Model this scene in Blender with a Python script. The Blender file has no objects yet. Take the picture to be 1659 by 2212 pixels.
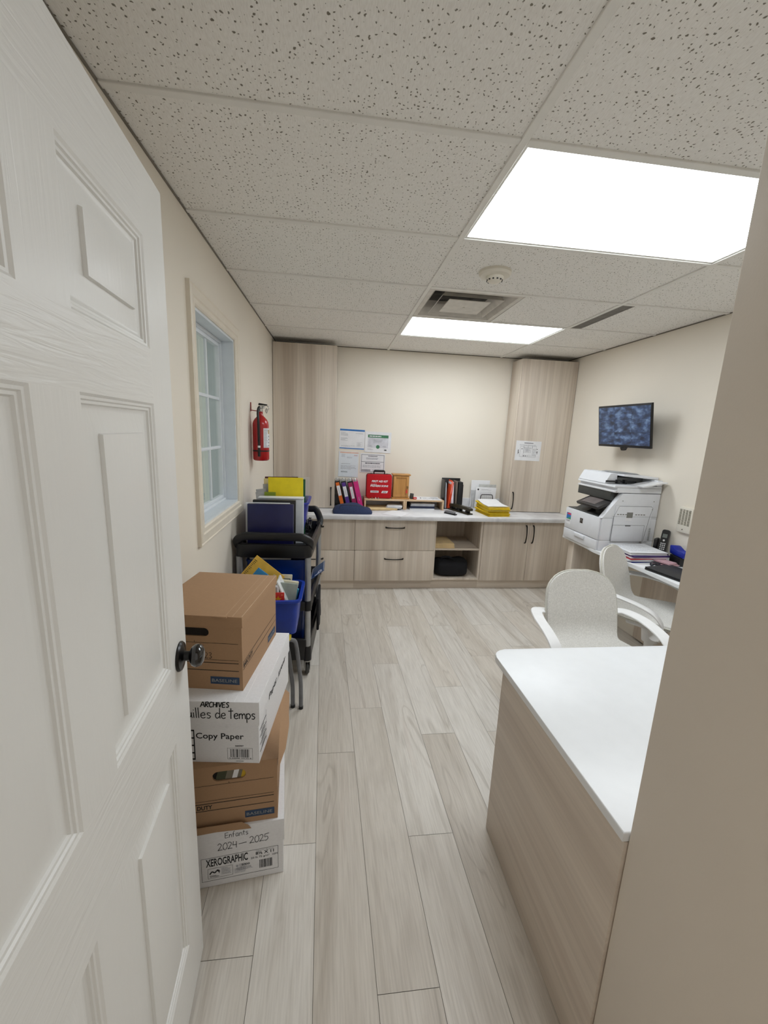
import bpy, bmesh, math, random
from mathutils import Vector, Matrix
random.seed(7)
PI = math.pi
S = bpy.context.scene
COL = S.collection

# ---------------------------------------------------------------- camera
FPX = 873.37
cam_d = bpy.data.cameras.new('camera')
cam = bpy.data.objects.new('camera', cam_d); COL.objects.link(cam)
yaw, pitch, roll = -.1237, -.1961, .0434
fwd = Vector((-math.sin(yaw)*math.cos(pitch), math.cos(yaw)*math.cos(pitch), math.sin(pitch)))
rgt = Vector((math.cos(yaw), math.sin(yaw), 0)); upv = rgt.cross(fwd)
r2 = math.cos(roll)*rgt + math.sin(roll)*upv
u2 = -math.sin(roll)*rgt + math.cos(roll)*upv
M = Matrix((r2, u2, -fwd)).transposed().to_4x4()
M.translation = (-.5189, -1.2948, 1.5789)
cam.matrix_world = M
cam_d.sensor_fit = 'VERTICAL'; cam_d.sensor_height = 36.0
cam_d.lens = FPX/2212*36.0
cam_d.clip_start = .02
S.camera = cam

# ---------------------------------------------------------------- light levels
PANEL = 10.2            # ceiling light panels
WORLD = .62            # light of the hall behind the open doorway
EXPOSURE = 0.0
S.view_settings.view_transform = 'Standard'
S.view_settings.look = 'None'
S.view_settings.gamma = 1
S.view_settings.exposure = EXPOSURE
S.view_settings.use_curve_mapping = False
w = bpy.data.worlds.new('world'); S.world = w; w.use_nodes = True
w.node_tree.nodes['Background'].inputs[0].default_value = (1, .965, .91, 1)
w.node_tree.nodes['Background'].inputs[1].default_value = WORLD

# ---------------------------------------------------------------- materials
def lin(c):
    return tuple(((v/255)/12.92 if v/255 <= .04045 else ((v/255+.055)/1.055)**2.4) for v in c)
def rgba(c): return (*lin(c), 1)
class NT:
    def __init__(s, name):
        s.m = bpy.data.materials.new(name); s.m.use_nodes = True
        s.t = s.m.node_tree; s.b = s.t.nodes['Principled BSDF']
    def n(s, typ, **kw):
        x = s.t.nodes.new('ShaderNode'+typ)
        for k, v in kw.items():
            if k in x.inputs.keys(): x.inputs[k].default_value = v
            else: setattr(x, k, v)
        return x
    def l(s, a, b): s.t.links.new(a, b)
    def ramp(s, fac, stops):
        r = s.n('ValToRGB'); e = r.color_ramp.elements
        while len(e) < len(stops): e.new(.5)
        for i, (p, c) in enumerate(stops):
            e[i].position = p; e[i].color = rgba(c) if len(c) == 3 else c
        s.l(fac, r.inputs[0]); return r
    def mix(s, fac, a, b, mode='MIX'):
        x = s.n('Mix', data_type='RGBA', blend_type=mode)
        for v, i in ((fac, 0), (a, 6), (b, 7)):
            if isinstance(v, (int, float)): x.inputs[i].default_value = v
            elif isinstance(v, tuple): x.inputs[i].default_value = v
            else: s.l(v, x.inputs[i])
        return x.outputs[2]
    def bump(s, h, strength, dist=.001):
        b = s.n('Bump'); b.inputs['Strength'].default_value = strength; b.inputs['Distance'].default_value = dist
        s.l(h, b.inputs['Height']); s.l(b.outputs[0], s.b.inputs['Normal'])
    def coords(s, scale=(1, 1, 1), kind='Object'):
        tc = s.n('TexCoord'); mp = s.n('Mapping'); mp.inputs['Scale'].default_value = scale
        s.l(tc.outputs[kind], mp.inputs[0]); return mp.outputs[0]
CACHE = {}
def mat(name, c, rough=.5, metal=0, var=.06, nscale=18, bump=0, bscale=300, emit=0, alpha=1, trans=0, coat=0):
    if name in CACHE: return CACHE[name]
    k = NT(name); co = k.coords()
    no = k.n('TexNoise'); no.inputs['Scale'].default_value = nscale; no.inputs['Detail'].default_value = 3
    k.l(co, no.inputs['Vector'])
    a = tuple(max(0, v*(1-var)) for v in c); b = tuple(min(255, v*(1+var)) for v in c)
    r = k.ramp(no.outputs[0], [(.3, a), (.7, b)])
    k.l(r.outputs[0], k.b.inputs['Base Color'])
    k.b.inputs['Roughness'].default_value = rough; k.b.inputs['Metallic'].default_value = metal
    k.b.inputs['Coat Weight'].default_value = coat
    if trans: k.b.inputs['Transmission Weight'].default_value = trans
    if alpha < 1: k.b.inputs['Alpha'].default_value = alpha
    if emit:
        k.l(r.outputs[0], k.b.inputs['Emission Color']); k.b.inputs['Emission Strength'].default_value = emit
    if bump:
        n2 = k.n('TexNoise'); n2.inputs['Scale'].default_value = bscale; k.l(co, n2.inputs['Vector'])
        k.bump(n2.outputs[0], bump)
    CACHE[name] = k.m; return k.m
def wood(name, axis, stops, across=11, along=.5, fine=.35, rough=.42, rnd=True):
    k = NT(name); sc = [across]*3; sc['xyz'.index(axis)] = along
    co = k.coords(tuple(sc))
    oi = k.n('ObjectInfo'); mu = k.n('Math', operation='MULTIPLY'); mu.inputs[1].default_value = 40 if rnd else 0
    k.l(oi.outputs['Random'], mu.inputs[0])
    a = k.n('TexNoise', noise_dimensions='4D'); a.inputs['Scale'].default_value = 1; a.inputs['Detail'].default_value = 5; a.inputs['Roughness'].default_value = .6; a.inputs['Distortion'].default_value = .25
    k.l(co, a.inputs['Vector']); k.l(mu.outputs[0], a.inputs['W'])
    r = k.ramp(a.outputs[0], stops)
    sf = [across*12]*3; sf['xyz'.index(axis)] = along*5
    c2 = k.coords(tuple(sf))
    b = k.n('TexNoise', noise_dimensions='4D'); b.inputs['Scale'].default_value = 1; b.inputs['Detail'].default_value = 4
    k.l(c2, b.inputs['Vector']); k.l(mu.outputs[0], b.inputs['W'])
    fr = k.ramp(b.outputs[0], [(.3, (150, 150, 150)), (.65, (255, 255, 255))])
    col = k.mix(fine, r.outputs[0], fr.outputs[0], 'MULTIPLY')
    k.l(col, k.b.inputs['Base Color']); k.b.inputs['Roughness'].default_value = rough
    k.bump(b.outputs[0], .08, .0006)
    return k.m
LAM = [(.26, (182, 166, 149)), (.42, (205, 191, 175)), (.56, (226, 214, 199)), (.72, (202, 186, 169))]
M_LAM_Z = wood('laminate_vertical_grain', 'z', LAM, 6.5, .22, .16)
M_LAM_Y = wood('laminate_lengthwise_grain', 'y', [(.28, (184, 169, 154)), (.43, (206, 192, 177)), (.56, (218, 205, 190)), (.7, (196, 180, 165))], 7, .25, .16)
M_LAM_X = wood('laminate_crosswise_grain', 'x', LAM, 6.5, .22, .16)
M_OAK = wood('honey_oak', 'z', [(.3, (178, 122, 62)), (.55, (205, 150, 84)), (.75, (190, 134, 70))], 22, 1.2, .3, .4)
M_BIRCH = wood('birch_board', 'x', [(.3, (205, 170, 132)), (.6, (222, 192, 156)), (.8, (210, 178, 140))], 20, 1, .25, .5)

def m_wall(name, c):
    k = NT(name); co = k.coords()
    no = k.n('TexNoise'); no.inputs['Scale'].default_value = 1.4; k.l(co, no.inputs['Vector'])
    r = k.ramp(no.outputs[0], [(.3, tuple(v*.985 for v in c)), (.7, tuple(min(255, v*1.01) for v in c))])
    k.l(r.outputs[0], k.b.inputs['Base Color']); k.b.inputs['Roughness'].default_value = .55
    n2 = k.n('TexNoise'); n2.inputs['Scale'].default_value = 260; n2.inputs['Detail'].default_value = 2; k.l(co, n2.inputs['Vector'])
    k.bump(n2.outputs[0], .12, .0008); return k.m
M_WALL = m_wall('cream_wall_paint', (236, 228, 214))
M_WALLF = m_wall('beige_partition_paint', (226, 216, 203))

def m_ceiling():
    k = NT('fissured_ceiling_tile'); co = k.coords()
    wv = k.n('TexNoise'); wv.inputs['Scale'].default_value = 90; k.l(co, wv.inputs['Vector'])
    sub = k.n('VectorMath', operation='SUBTRACT'); sub.inputs[1].default_value = (.5, .5, .5); k.l(wv.outputs['Color'], sub.inputs[0])
    scl = k.n('VectorMath', operation='SCALE'); scl.inputs['Scale'].default_value = .012; k.l(sub.outputs[0], scl.inputs[0])
    add = k.n('VectorMath', operation='ADD'); k.l(co, add.inputs[0]); k.l(scl.outputs[0], add.inputs[1])
    v = k.n('TexVoronoi', voronoi_dimensions='2D'); v.inputs['Scale'].default_value = 78; k.l(add.outputs[0], v.inputs['Vector'])
    sep = k.n('SeparateColor'); k.l(v.outputs['Color'], sep.inputs[0])
    mr = k.n('MapRange'); mr.inputs['From Min'].default_value = .27; mr.inputs['From Max'].default_value = 1; mr.inputs['To Min'].default_value = .0; mr.inputs['To Max'].default_value = .235
    k.l(sep.outputs[0], mr.inputs['Value'])
    d = k.n('Math', operation='SUBTRACT'); k.l(mr.outputs[0], d.inputs[0]); k.l(v.outputs['Distance'], d.inputs[1])
    sp = k.n('MapRange'); sp.inputs['From Min'].default_value = -.02; sp.inputs['From Max'].default_value = .06
    k.l(d.outputs[0], sp.inputs['Value'])
    fc = k.coords((420, 60, 60)); fn = k.n('TexNoise'); fn.inputs['Scale'].default_value = 1; fn.inputs['Detail'].default_value = 3; k.l(fc, fn.inputs['Vector'])
    fr = k.ramp(fn.outputs[0], [(.32, (234, 231, 225)), (.6, (244, 242, 237))])
    col = k.mix(sp.outputs[0], fr.outputs[0], rgba((126, 120, 108)))
    k.l(col, k.b.inputs['Base Color']); k.b.inputs['Roughness'].default_value = .9
    inv = k.n('Math', operation='MULTIPLY_ADD'); inv.inputs[1].default_value = -2.0; k.l(sp.outputs[0], inv.inputs[0]); k.l(fn.outputs[0], inv.inputs[2])
    k.bump(inv.outputs[0], .35, .0012); return k.m
M_CEIL = m_ceiling()
M_GRID = mat('white_grid_metal', (234, 232, 226), .5, var=.01)

def m_floor():
    k = NT('pale_oak_vinyl_plank'); tc = k.n('TexCoord')
    at = k.n('Attribute', attribute_name='plank')
    mp = k.n('Mapping'); mp.inputs['Scale'].default_value = (9, .8, 1); k.l(tc.outputs['UV'], mp.inputs[0])
    a = k.n('TexNoise', noise_dimensions='3D'); a.inputs['Scale'].default_value = 1; a.inputs['Detail'].default_value = 6; a.inputs['Distortion'].default_value = 1.1; a.inputs['Roughness'].default_value = .62
    k.l(mp.outputs[0], a.inputs['Vector'])
    r = k.ramp(a.outputs[0], [(.28, (194, 186, 175)), (.44, (214, 208, 199)), (.58, (224, 219, 211)), (.74, (216, 208, 199))])
    # cathedral figure
    m3 = k.n('Mapping'); m3.inputs['Scale'].default_value = (5.5, .9, 1); k.l(tc.outputs['UV'], m3.inputs[0])
    c = k.n('TexNoise'); c.inputs['Scale'].default_value = 1; c.inputs['Detail'].default_value = 2; c.inputs['Distortion'].default_value = .6; k.l(m3.outputs[0], c.inputs['Vector'])
    mu = k.n('Math', operation='MULTIPLY'); mu.inputs[1].default_value = 26; k.l(c.outputs[0], mu.inputs[0])
    fr = k.n('Math', operation='PINGPONG'); fr.inputs[1].default_value = 1; k.l(mu.outputs[0], fr.inputs[0])
    fg = k.ramp(fr.outputs[0], [(.0, (186, 178, 168)), (.35, (255, 255, 255))])
    msk = k.ramp(c.outputs[0], [(.52, (0, 0, 0)), (.66, (255, 255, 255))])
    mm = k.n('Math', operation='MULTIPLY'); mm.inputs[1].default_value = .42; k.l(msk.outputs[0], mm.inputs[0])
    c1 = k.mix(mm.outputs[0], r.outputs[0], fg.outputs[0], 'MULTIPLY')
    m4 = k.n('Mapping'); m4.inputs['Scale'].default_value = (170, 7, 1); k.l(tc.outputs['UV'], m4.inputs[0])
    f = k.n('TexNoise'); f.inputs['Scale'].default_value = 1; f.inputs['Detail'].default_value = 3; k.l(m4.outputs[0], f.inputs['Vector'])
    ff = k.ramp(f.outputs[0], [(.3, (190, 186, 180)), (.6, (255, 255, 255))])
    c2 = k.mix(.28, c1, ff.outputs[0], 'MULTIPLY')
    tint = k.ramp(at.outputs['Fac'], [(0, (238, 234, 229)), (.5, (248, 245, 241)), (1, (255, 255, 255))])
    c3 = k.mix(1.0, c2, tint.outputs[0], 'MULTIPLY')
    k.l(c3, k.b.inputs['Base Color']); k.b.inputs['Roughness'].default_value = .44
    k.bump(f.outputs[0], .1, .0006); return k.m
M_FLOOR = m_floor()
M_SEAM = mat('plank_seam', (138, 130, 120), .8)

def m_door():
    k = NT('white_moulded_door_paint')
    co = k.coords((95, 1, 4)); a = k.n('TexNoise'); a.inputs['Scale'].default_value = 1; a.inputs['Detail'].default_value = 3; a.inputs['Distortion'].default_value = .8; k.l(co, a.inputs['Vector'])
    k.b.inputs['Base Color'].default_value = rgba((234, 233, 229)); k.b.inputs['Roughness'].default_value = .36
    k.bump(a.outputs[0], .5, .0014); return k.m
M_DOOR = m_door()
def m_doorrail():
    k = NT('white_moulded_door_rail_paint')
    co = k.coords((7, 1, 75)); a = k.n('TexNoise'); a.inputs['Scale'].default_value = 1; a.inputs['Detail'].default_value = 3; a.inputs['Distortion'].default_value = 1.0; k.l(co, a.inputs['Vector'])
    k.b.inputs['Base Color'].default_value = rgba((234, 233, 229)); k.b.inputs['Roughness'].default_value = .36
    k.bump(a.outputs[0], .7, .002); return k.m
M_RAIL = m_doorrail()
def m_stone():
    k = NT('grey_marbled_laminate'); co = k.coords()
    a = k.n('TexNoise'); a.inputs['Scale'].default_value = 5; a.inputs['Detail'].default_value = 8; a.inputs['Distortion'].default_value = 1.4; k.l(co, a.inputs['Vector'])
    r = k.ramp(a.outputs[0], [(.3, (206, 205, 208)), (.5, (222, 222, 224)), (.7, (232, 232, 233))])
    k.l(r.outputs[0], k.b.inputs['Base Color']); k.b.inputs['Roughness'].default_value = .35; return k.m
M_STONE = m_stone()
def m_fabric(name, a1, a2, sc=420):
    k = NT(name); co = k.coords()
    a = k.n('TexNoise'); a.inputs['Scale'].default_value = sc*.35; a.inputs['Detail'].default_value = 6; a.inputs['Roughness'].default_value = .8; k.l(co, a.inputs['Vector'])
    r = k.ramp(a.outputs[0], [(.36, a1), (.62, a2)])
    k.l(r.outputs[0], k.b.inputs['Base Color']); k.b.inputs['Roughness'].default_value = .95
    b = k.n('TexNoise'); b.inputs['Scale'].default_value = sc; k.l(co, b.inputs['Vector']); k.bump(b.outputs[0], .4, .0012); return k.m
M_CHAIR = m_fabric('grey_beige_wool', (204, 202, 196), (232, 230, 225))
M_NAVYCLOTH = m_fabric('navy_canvas', (34, 44, 74), (52, 64, 98))
M_BLACKCLOTH = m_fabric('black_nylon', (12, 12, 16), (26, 26, 30))
def m_card(name, c):
    k = NT(name); co = k.coords((40, 40, 90)); a = k.n('TexNoise'); a.inputs['Scale'].default_value = 3; a.inputs['Detail'].default_value = 6; k.l(co, a.inputs['Vector'])
    r = k.ramp(a.outputs[0], [(.3, tuple(v*.985 for v in c)), (.7, tuple(min(255, v*1.012) for v in c))])
    k.l(r.outputs[0], k.b.inputs['Base Color']); k.b.inputs['Roughness'].default_value = .8; k.bump(a.outputs[0], .03, .001); return k.m
M_KRAFT = m_card('brown_kraft_card', (172, 137, 104))
M_WHITECARD = m_card('white_carton_card', (232, 231, 232))
M_PAPER = mat('white_paper', (232, 232, 234), .8, var=.015)
M_INK = mat('black_ink', (18, 18, 20), .7)
M_GREYINK = mat('grey_print', (158, 160, 166), .8)
M_BLACKP = mat('black_plastic', (20, 20, 22), .38, var=.1)
M_BLACKM = mat('black_metal', (16, 15, 15), .3, .3)
M_HOLESHADE = mat('painted_hole_shade', (24, 18, 14), .9)
M_WHITEP = mat('white_plastic', (232, 233, 235), .35, var=.01)
M_WHITEM = mat('white_lacquered_metal', (240, 240, 240), .3, var=.01)
M_STEEL = mat('brushed_steel', (190, 190, 188), .35, .9)
M_CHROME = mat('chrome', (220, 220, 220), .12, 1)
M_ALU = mat('anodised_aluminium', (176, 178, 180), .38, .75, var=.03)
M_DESKTOP = mat('white_desk_laminate', (236, 238, 240), .32, var=.006)
M_TRIM = mat('cream_trim_paint', (233, 224, 208), .35, var=.01)
M_VINYL = mat('white_vinyl_frame', (226, 231, 236), .35, var=.01)
M_YELLOW = mat('yellow_card', (240, 216, 24), .6, var=.03)
M_FOLDERY = mat('yellow_file_folder', (238, 206, 40), .65, var=.05)
M_MANILA = mat('manila_card', (226, 200, 152), .75, var=.04)
M_NAVY = mat('navy_vinyl', (24, 26, 76), .35, var=.05)
M_BLUEP = mat('blue_plastic', (26, 58, 158), .35, var=.05)
M_BLUEBOX = mat('deep_blue_plastic', (8, 50, 132), .28, var=.06)
M_RED = mat('red_enamel', (178, 16, 22), .25, var=.05, coat=.4)
M_REDCLOTH = m_fabric('red_nylon', (176, 16, 24), (202, 26, 36), 600)
M_GLASS = None
def m_glass():
    k = NT('window_glass'); gl = k.n('BsdfGlossy'); gl.inputs['Roughness'].default_value = .02
    tr = k.n('BsdfTransparent'); tr.inputs[0].default_value = (.97, .99, .98, 1)
    fz = k.n('Fresnel'); fz.inputs[0].default_value = 1.5
    ge = k.n('NewGeometry'); on = k.n('Math', operation='SUBTRACT'); on.inputs[0].default_value = 1; k.l(ge.outputs['Backfacing'], on.inputs[1])
    fm = k.n('Math', operation='MULTIPLY'); k.l(fz.outputs[0], fm.inputs[0]); k.l(on.outputs[0], fm.inputs[1])
    mx = k.n('MixShader'); k.l(fm.outputs[0], mx.inputs[0]); k.l(tr.outputs[0], mx.inputs[1]); k.l(gl.outputs[0], mx.inputs[2])
    k.l(mx.outputs[0], k.t.nodes['Material Output'].inputs[0]); return k.m
M_GLASS = m_glass()
def m_emit(name, c, s):
    k = NT(name); e = k.n('Emission'); e.inputs[0].default_value = (*c, 1); e.inputs[1].default_value = s
    k.l(e.outputs[0], k.t.nodes['Material Output'].inputs[0]); return k.m
M_PANEL = m_emit('lit_diffuser', (.90, .955, 1.0), PANEL)

# ---------------------------------------------------------------- mesh helpers
def BM(): return bmesh.new()
def box(bm, x0, x1, y0, y1, z0, z1, r=0, mi=0, m=None, seg=2):
    vs = [bm.verts.new(v) for v in ((x0, y0, z0), (x1, y0, z0), (x1, y1, z0), (x0, y1, z0), (x0, y0, z1), (x1, y0, z1), (x1, y1, z1), (x0, y1, z1))]
    fs = [bm.faces.new([vs[i] for i in q]) for q in ((3, 2, 1, 0), (4, 5, 6, 7), (0, 1, 5, 4), (1, 2, 6, 5), (2, 3, 7, 6), (3, 0, 4, 7))]
    for f in fs: f.material_index = mi
    allv = set(vs)
    if r > 0:
        es = list({e for f in fs for e in f.edges})
        g = bmesh.ops.bevel(bm, geom=es, offset=r, segments=seg, affect='EDGES', profile=.5)
        allv = {v for v in bm.verts if v.is_valid and v in set(g['verts'])} | {v for f in g['faces'] for v in f.verts}
        for f in g['faces']: f.material_index = mi
        allv |= {v for v in vs if v.is_valid}
        ff = {f for v in allv for f in v.link_faces}
        allv |= {v for f in ff for v in f.verts}
    if m is not None:
        for v in allv: v.co = m @ v.co
    return list(allv)
def prism(bm, pts, a, b, axis='y', mi=0, m=None):
    """2-D outline swept from a to b along axis; pts are the two other coordinates in xyz order"""
    def P(p, t):
        if axis == 'y': return Vector((p[0], t, p[1]))
        if axis == 'x': return Vector((t, p[0], p[1]))
        return Vector((p[0], p[1], t))
    A = [bm.verts.new(P(p, a)) for p in pts]; B = [bm.verts.new(P(p, b)) for p in pts]
    n = len(pts); fs = [bm.faces.new(A), bm.faces.new(B[::-1])]
    for i in range(n): fs.append(bm.faces.new((A[i], B[i], B[(i+1) % n], A[(i+1) % n])))
    for f in fs: f.material_index = mi
    if m is not None:
        for v in A+B: v.co = m @ v.co
    return fs
def catmull(pts, n=8):
    pts = [Vector(p) for p in pts]
    if len(pts) < 3: return pts
    P = [pts[0]*2-pts[1]]+pts+[pts[-1]*2-pts[-2]]; out = []
    for i in range(1, len(P)-2):
        for k in range(n):
            t = k/n; a, b, c, d = P[i-1:i+3]
            out.append(.5*((2*b)+(c-a)*t+(2*a-5*b+4*c-d)*t*t+(3*b-a-3*c+d)*t**3))
    out.append(pts[-1]); return out
def sweep(bm, pts, rad, seg=10, mi=0, smooth=8, flat=None, up=None, cap=True):
    """tube through pts; rad number or list; flat=(w,h) elliptic/rect cross-section using up as the h direction"""
    P = catmull(pts, smooth) if smooth else [Vector(p) for p in pts]
    n = len(P); rings = []; ref = Vector(up) if up else None; prev = None
    for i, p in enumerate(P):
        t = (P[min(i+1, n-1)]-P[max(i-1, 0)]).normalized()
        if ref is not None: h = (ref-t*ref.dot(t)).normalized()
        else:
            if prev is None:
                prev = Vector((0, 0, 1)) if abs(t.z) < .9 else Vector((1, 0, 0))
            h = (prev-t*prev.dot(t)).normalized(); prev = h
        s = t.cross(h)
        if flat:
            k = flat if not callable(flat) else flat(i/(n-1))
            rw, rh = k
        else:
            r = rad if not isinstance(rad, (list, tuple)) else rad[min(len(rad)-1, int(i/(n-1)*(len(rad)-1)+.5))]
            rw = rh = r
        ring = []
        for j in range(seg):
            a = 2*PI*j/seg; ca, sa = math.cos(a), math.sin(a)
            if flat:
                e = .45; ca = math.copysign(abs(ca)**e, ca); sa = math.copysign(abs(sa)**e, sa)
            ring.append(bm.verts.new(p+s*(rw*ca)+h*(rh*sa)))
        rings.append(ring)
    for i in range(n-1):
        for j in range(seg):
            f = bm.faces.new((rings[i][j], rings[i][(j+1) % seg], rings[i+1][(j+1) % seg], rings[i+1][j])); f.material_index = mi
    if cap:
        for rr in (rings[0][::-1], rings[-1]):
            f = bm.faces.new(rr); f.material_index = mi
def lathe(bm, prof, c=(0, 0, 0), axis='z', seg=28, mi=0, m=None):
    rings = []
    for r, h in prof:
        ring = []
        for j in range(seg):
            a = 2*PI*j/seg; x, y = r*math.cos(a), r*math.sin(a)
            v = {'z': (x, y, h), 'y': (x, h, y), 'x': (h, x, y)}[axis]
            v = Vector(v)+Vector(c)
            if m is not None: v = m @ v
            ring.append(bm.verts.new(v))
        rings.append(ring)
    for i in range(len(rings)-1):
        for j in range(seg):
            f = bm.faces.new((rings[i][j], rings[i][(j+1) % seg], rings[i+1][(j+1) % seg], rings[i+1][j])); f.material_index = mi
    for rr in (rings[0], rings[-1]):
        f = bm.faces.new(rr); f.material_index = mi
def rring(x0, x1, y0, y1, r, n=5):
    out = []
    for cx, cy, a0 in ((x1-r, y0+r, -PI/2), (x1-r, y1-r, 0), (x0+r, y1-r, PI/2), (x0+r, y0+r, PI)):
        for k in range(n+1):
            a = a0+PI/2*k/n; out.append((cx+r*math.cos(a), cy+r*math.sin(a)))
    return out
def obj(name, bm, mats, parent=None, sharp=35, label=None, fixn=True):
    if fixn: bmesh.ops.recalc_face_normals(bm, faces=bm.faces)
    me = bpy.data.meshes.new(name); bm.to_mesh(me); bm.free()
    for m in (mats if isinstance(mats, (list, tuple)) else [mats]): me.materials.append(m)
    me.shade_smooth(); me.set_sharp_from_angle(angle=math.radians(sharp))
    o = bpy.data.objects.new(name, me); COL.objects.link(o)
    if parent is not None: o.parent = parent
    if label: o['label'] = label
    return o
def tag(o, label, cat, group=None, kind=None):
    o['label'] = label; o['category'] = cat
    if group: o['group'] = group
    if kind: o['kind'] = kind
    return o
def thing(name, label, cat, loc=(0, 0, 0), rz=0, group=None):
    o = bpy.data.objects.new(name, None); COL.objects.link(o); o.empty_display_size = .05
    o.location = loc; o.rotation_euler = (0, 0, rz)
    return tag(o, label, cat, group)
def struct(name, bm, mats, parent=None, fixn=True, sharp=35):
    o = obj(name, bm, mats, parent, sharp, fixn=fixn)
    if parent is None: o['kind'] = 'structure'
    return o
def dup(root, loc, rz, label):
    r = root.copy(); COL.objects.link(r); r.location = loc; r.rotation_euler = (0, 0, rz); r['label'] = label
    for ch in list(root.children):
        c = ch.copy(); COL.objects.link(c); c.parent = r
        for g in ch.children:
            d = g.copy(); COL.objects.link(d); d.parent = c
    return r

# lettering -------------------------------------------------------
TXT = {}
def text_mesh(s, bold):
    if (s, bold) in TXT: return TXT[(s, bold)]
    cu = bpy.data.curves.new('lettering', 'FONT'); cu.body = s; cu.size = 1; cu.offset = bold; cu.resolution_u = 3
    o = bpy.data.objects.new('lettering', cu); COL.objects.link(o)
    dg = bpy.context.evaluated_depsgraph_get()
    me = bpy.data.meshes.new_from_object(o.evaluated_get(dg))
    bpy.data.objects.remove(o); bpy.data.curves.remove(cu)
    TXT[(s, bold)] = me; return me
class Print:
    """flat print on a surface: (u right, v up) mapped by frame (origin, U, V); everything becomes one mesh"""
    def __init__(s, o, U, V):
        s.o = Vector(o); s.U = Vector(U).normalized(); s.V = Vector(V).normalized(); s.N = s.U.cross(s.V); s.bm = BM(); s.layer = 0; s.last = None
    def P(s, u, v): return s.o+s.U*u+s.V*v+s.N*(8e-5*s.layer)
    def lay(s, mi):
        if s.last is not None and mi != s.last: s.layer += 1   # each new ink lies over the one before
        s.last = mi
    def text(s, t, u, v, width=None, cap=None, bold=0, slant=0, mi=0, align='l'):
        s.lay(mi); me = text_mesh(t, bold); co = [x.co for x in me.vertices]
        if not co: return
        x0 = min(c.x for c in co); x1 = max(c.x for c in co)
        sy = (cap or .01)/.69; sx = (width/(x1-x0)) if width else sy
        if align == 'c': u -= (x1-x0)*sx/2
        if align == 'r': u -= (x1-x0)*sx
        vs = [s.bm.verts.new(s.P(u+(c.x-x0)*sx+c.y*sy*slant, v+c.y*sy)) for c in co]
        for p in me.polygons:
            try: s.bm.faces.new([vs[i] for i in p.vertices]).material_index = mi
            except ValueError: pass
    def rect(s, u0, v0, u1, v1, mi=0):
        s.lay(mi)
        s.bm.faces.new([s.bm.verts.new(s.P(*p)) for p in ((u0, v0), (u1, v0), (u1, v1), (u0, v1))]).material_index = mi
    def poly(s, pts, mi=0):
        s.lay(mi); s.bm.faces.new([s.bm.verts.new(s.P(*p)) for p in pts]).material_index = mi
    def disc(s, u, v, r, mi=0, n=20): s.poly([(u+r*math.cos(2*PI*k/n), v+r*math.sin(2*PI*k/n)) for k in range(n)], mi)
    def frame(s, u0, v0, u1, v1, t, mi=0):
        s.rect(u0, v0, u1, v0+t, mi); s.rect(u0, v1-t, u1, v1, mi); s.rect(u0, v0+t, u0+t, v1-t, mi); s.rect(u1-t, v0+t, u1, v1-t, mi)
    def line(s, pts, w, mi=0, smooth=4):
        s.lay(mi)
        P = catmull([(x, y, 0) for x, y in pts], smooth) if smooth and len(pts) > 2 else [Vector((x, y, 0)) for x, y in pts]
        L = []; R = []
        for i, p in enumerate(P):
            t = P[min(i+1, len(P)-1)]-P[max(i-1, 0)]
            if t.length < 1e-9: t = Vector((1, 0, 0))
            t.normalize(); nn = Vector((-t.y, t.x, 0))*w/2
            L.append(s.bm.verts.new(s.P(p.x+nn.x, p.y+nn.y))); R.append(s.bm.verts.new(s.P(p.x-nn.x, p.y-nn.y)))
        for i in range(len(P)-1): s.bm.faces.new((L[i], R[i], R[i+1], L[i+1])).material_index = mi
    def lines(s, u0, v0, u1, v1, n, mi=0, h=.35, rng=None):
        """rows of fine print"""
        rng = rng or random; dv = (v1-v0)/n
        for i in range(n):
            v = v1-(i+.5)*dv; u = u0; end = u1-(u1-u0)*rng.choice((0, .05, .1, .35))
            while u < end:
                L = rng.uniform(.05, .16)*(u1-u0); s.rect(u, v-dv*h/2, min(u+L, end), v+dv*h/2, mi); u += L+.02*(u1-u0)
    def bars(s, u0, v0, u1, v1, n=26, mi=0, seed=3):
        r = random.Random(seed); ws = [r.choice((1, 1, 2, 3)) for _ in range(2*n)]; k = (u1-u0)/sum(ws); u = u0
        for i, q in enumerate(ws):
            if i % 2 == 0: s.rect(u, v0, u+q*k, v1, mi)
            u += q*k
    def hand(s, t, u, v, size, w, mi=0, gap=.16, lean=0, wx=1):
        for ch in t:
            if ch == ' ': u += size*.42; continue
            st = HAND[ch]; mx = max(.1, max(p[0] for q in st for p in q))
            for q in st: s.line([(u+p[0]*size*wx+p[1]*size*lean, v+p[1]*size) for p in q], w, mi)
            u += (mx*wx+gap)*size
        return u
    def done(s, name, mats, parent, label=None): return obj(name, s.bm, mats, parent, label=label, fixn=False)
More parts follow.
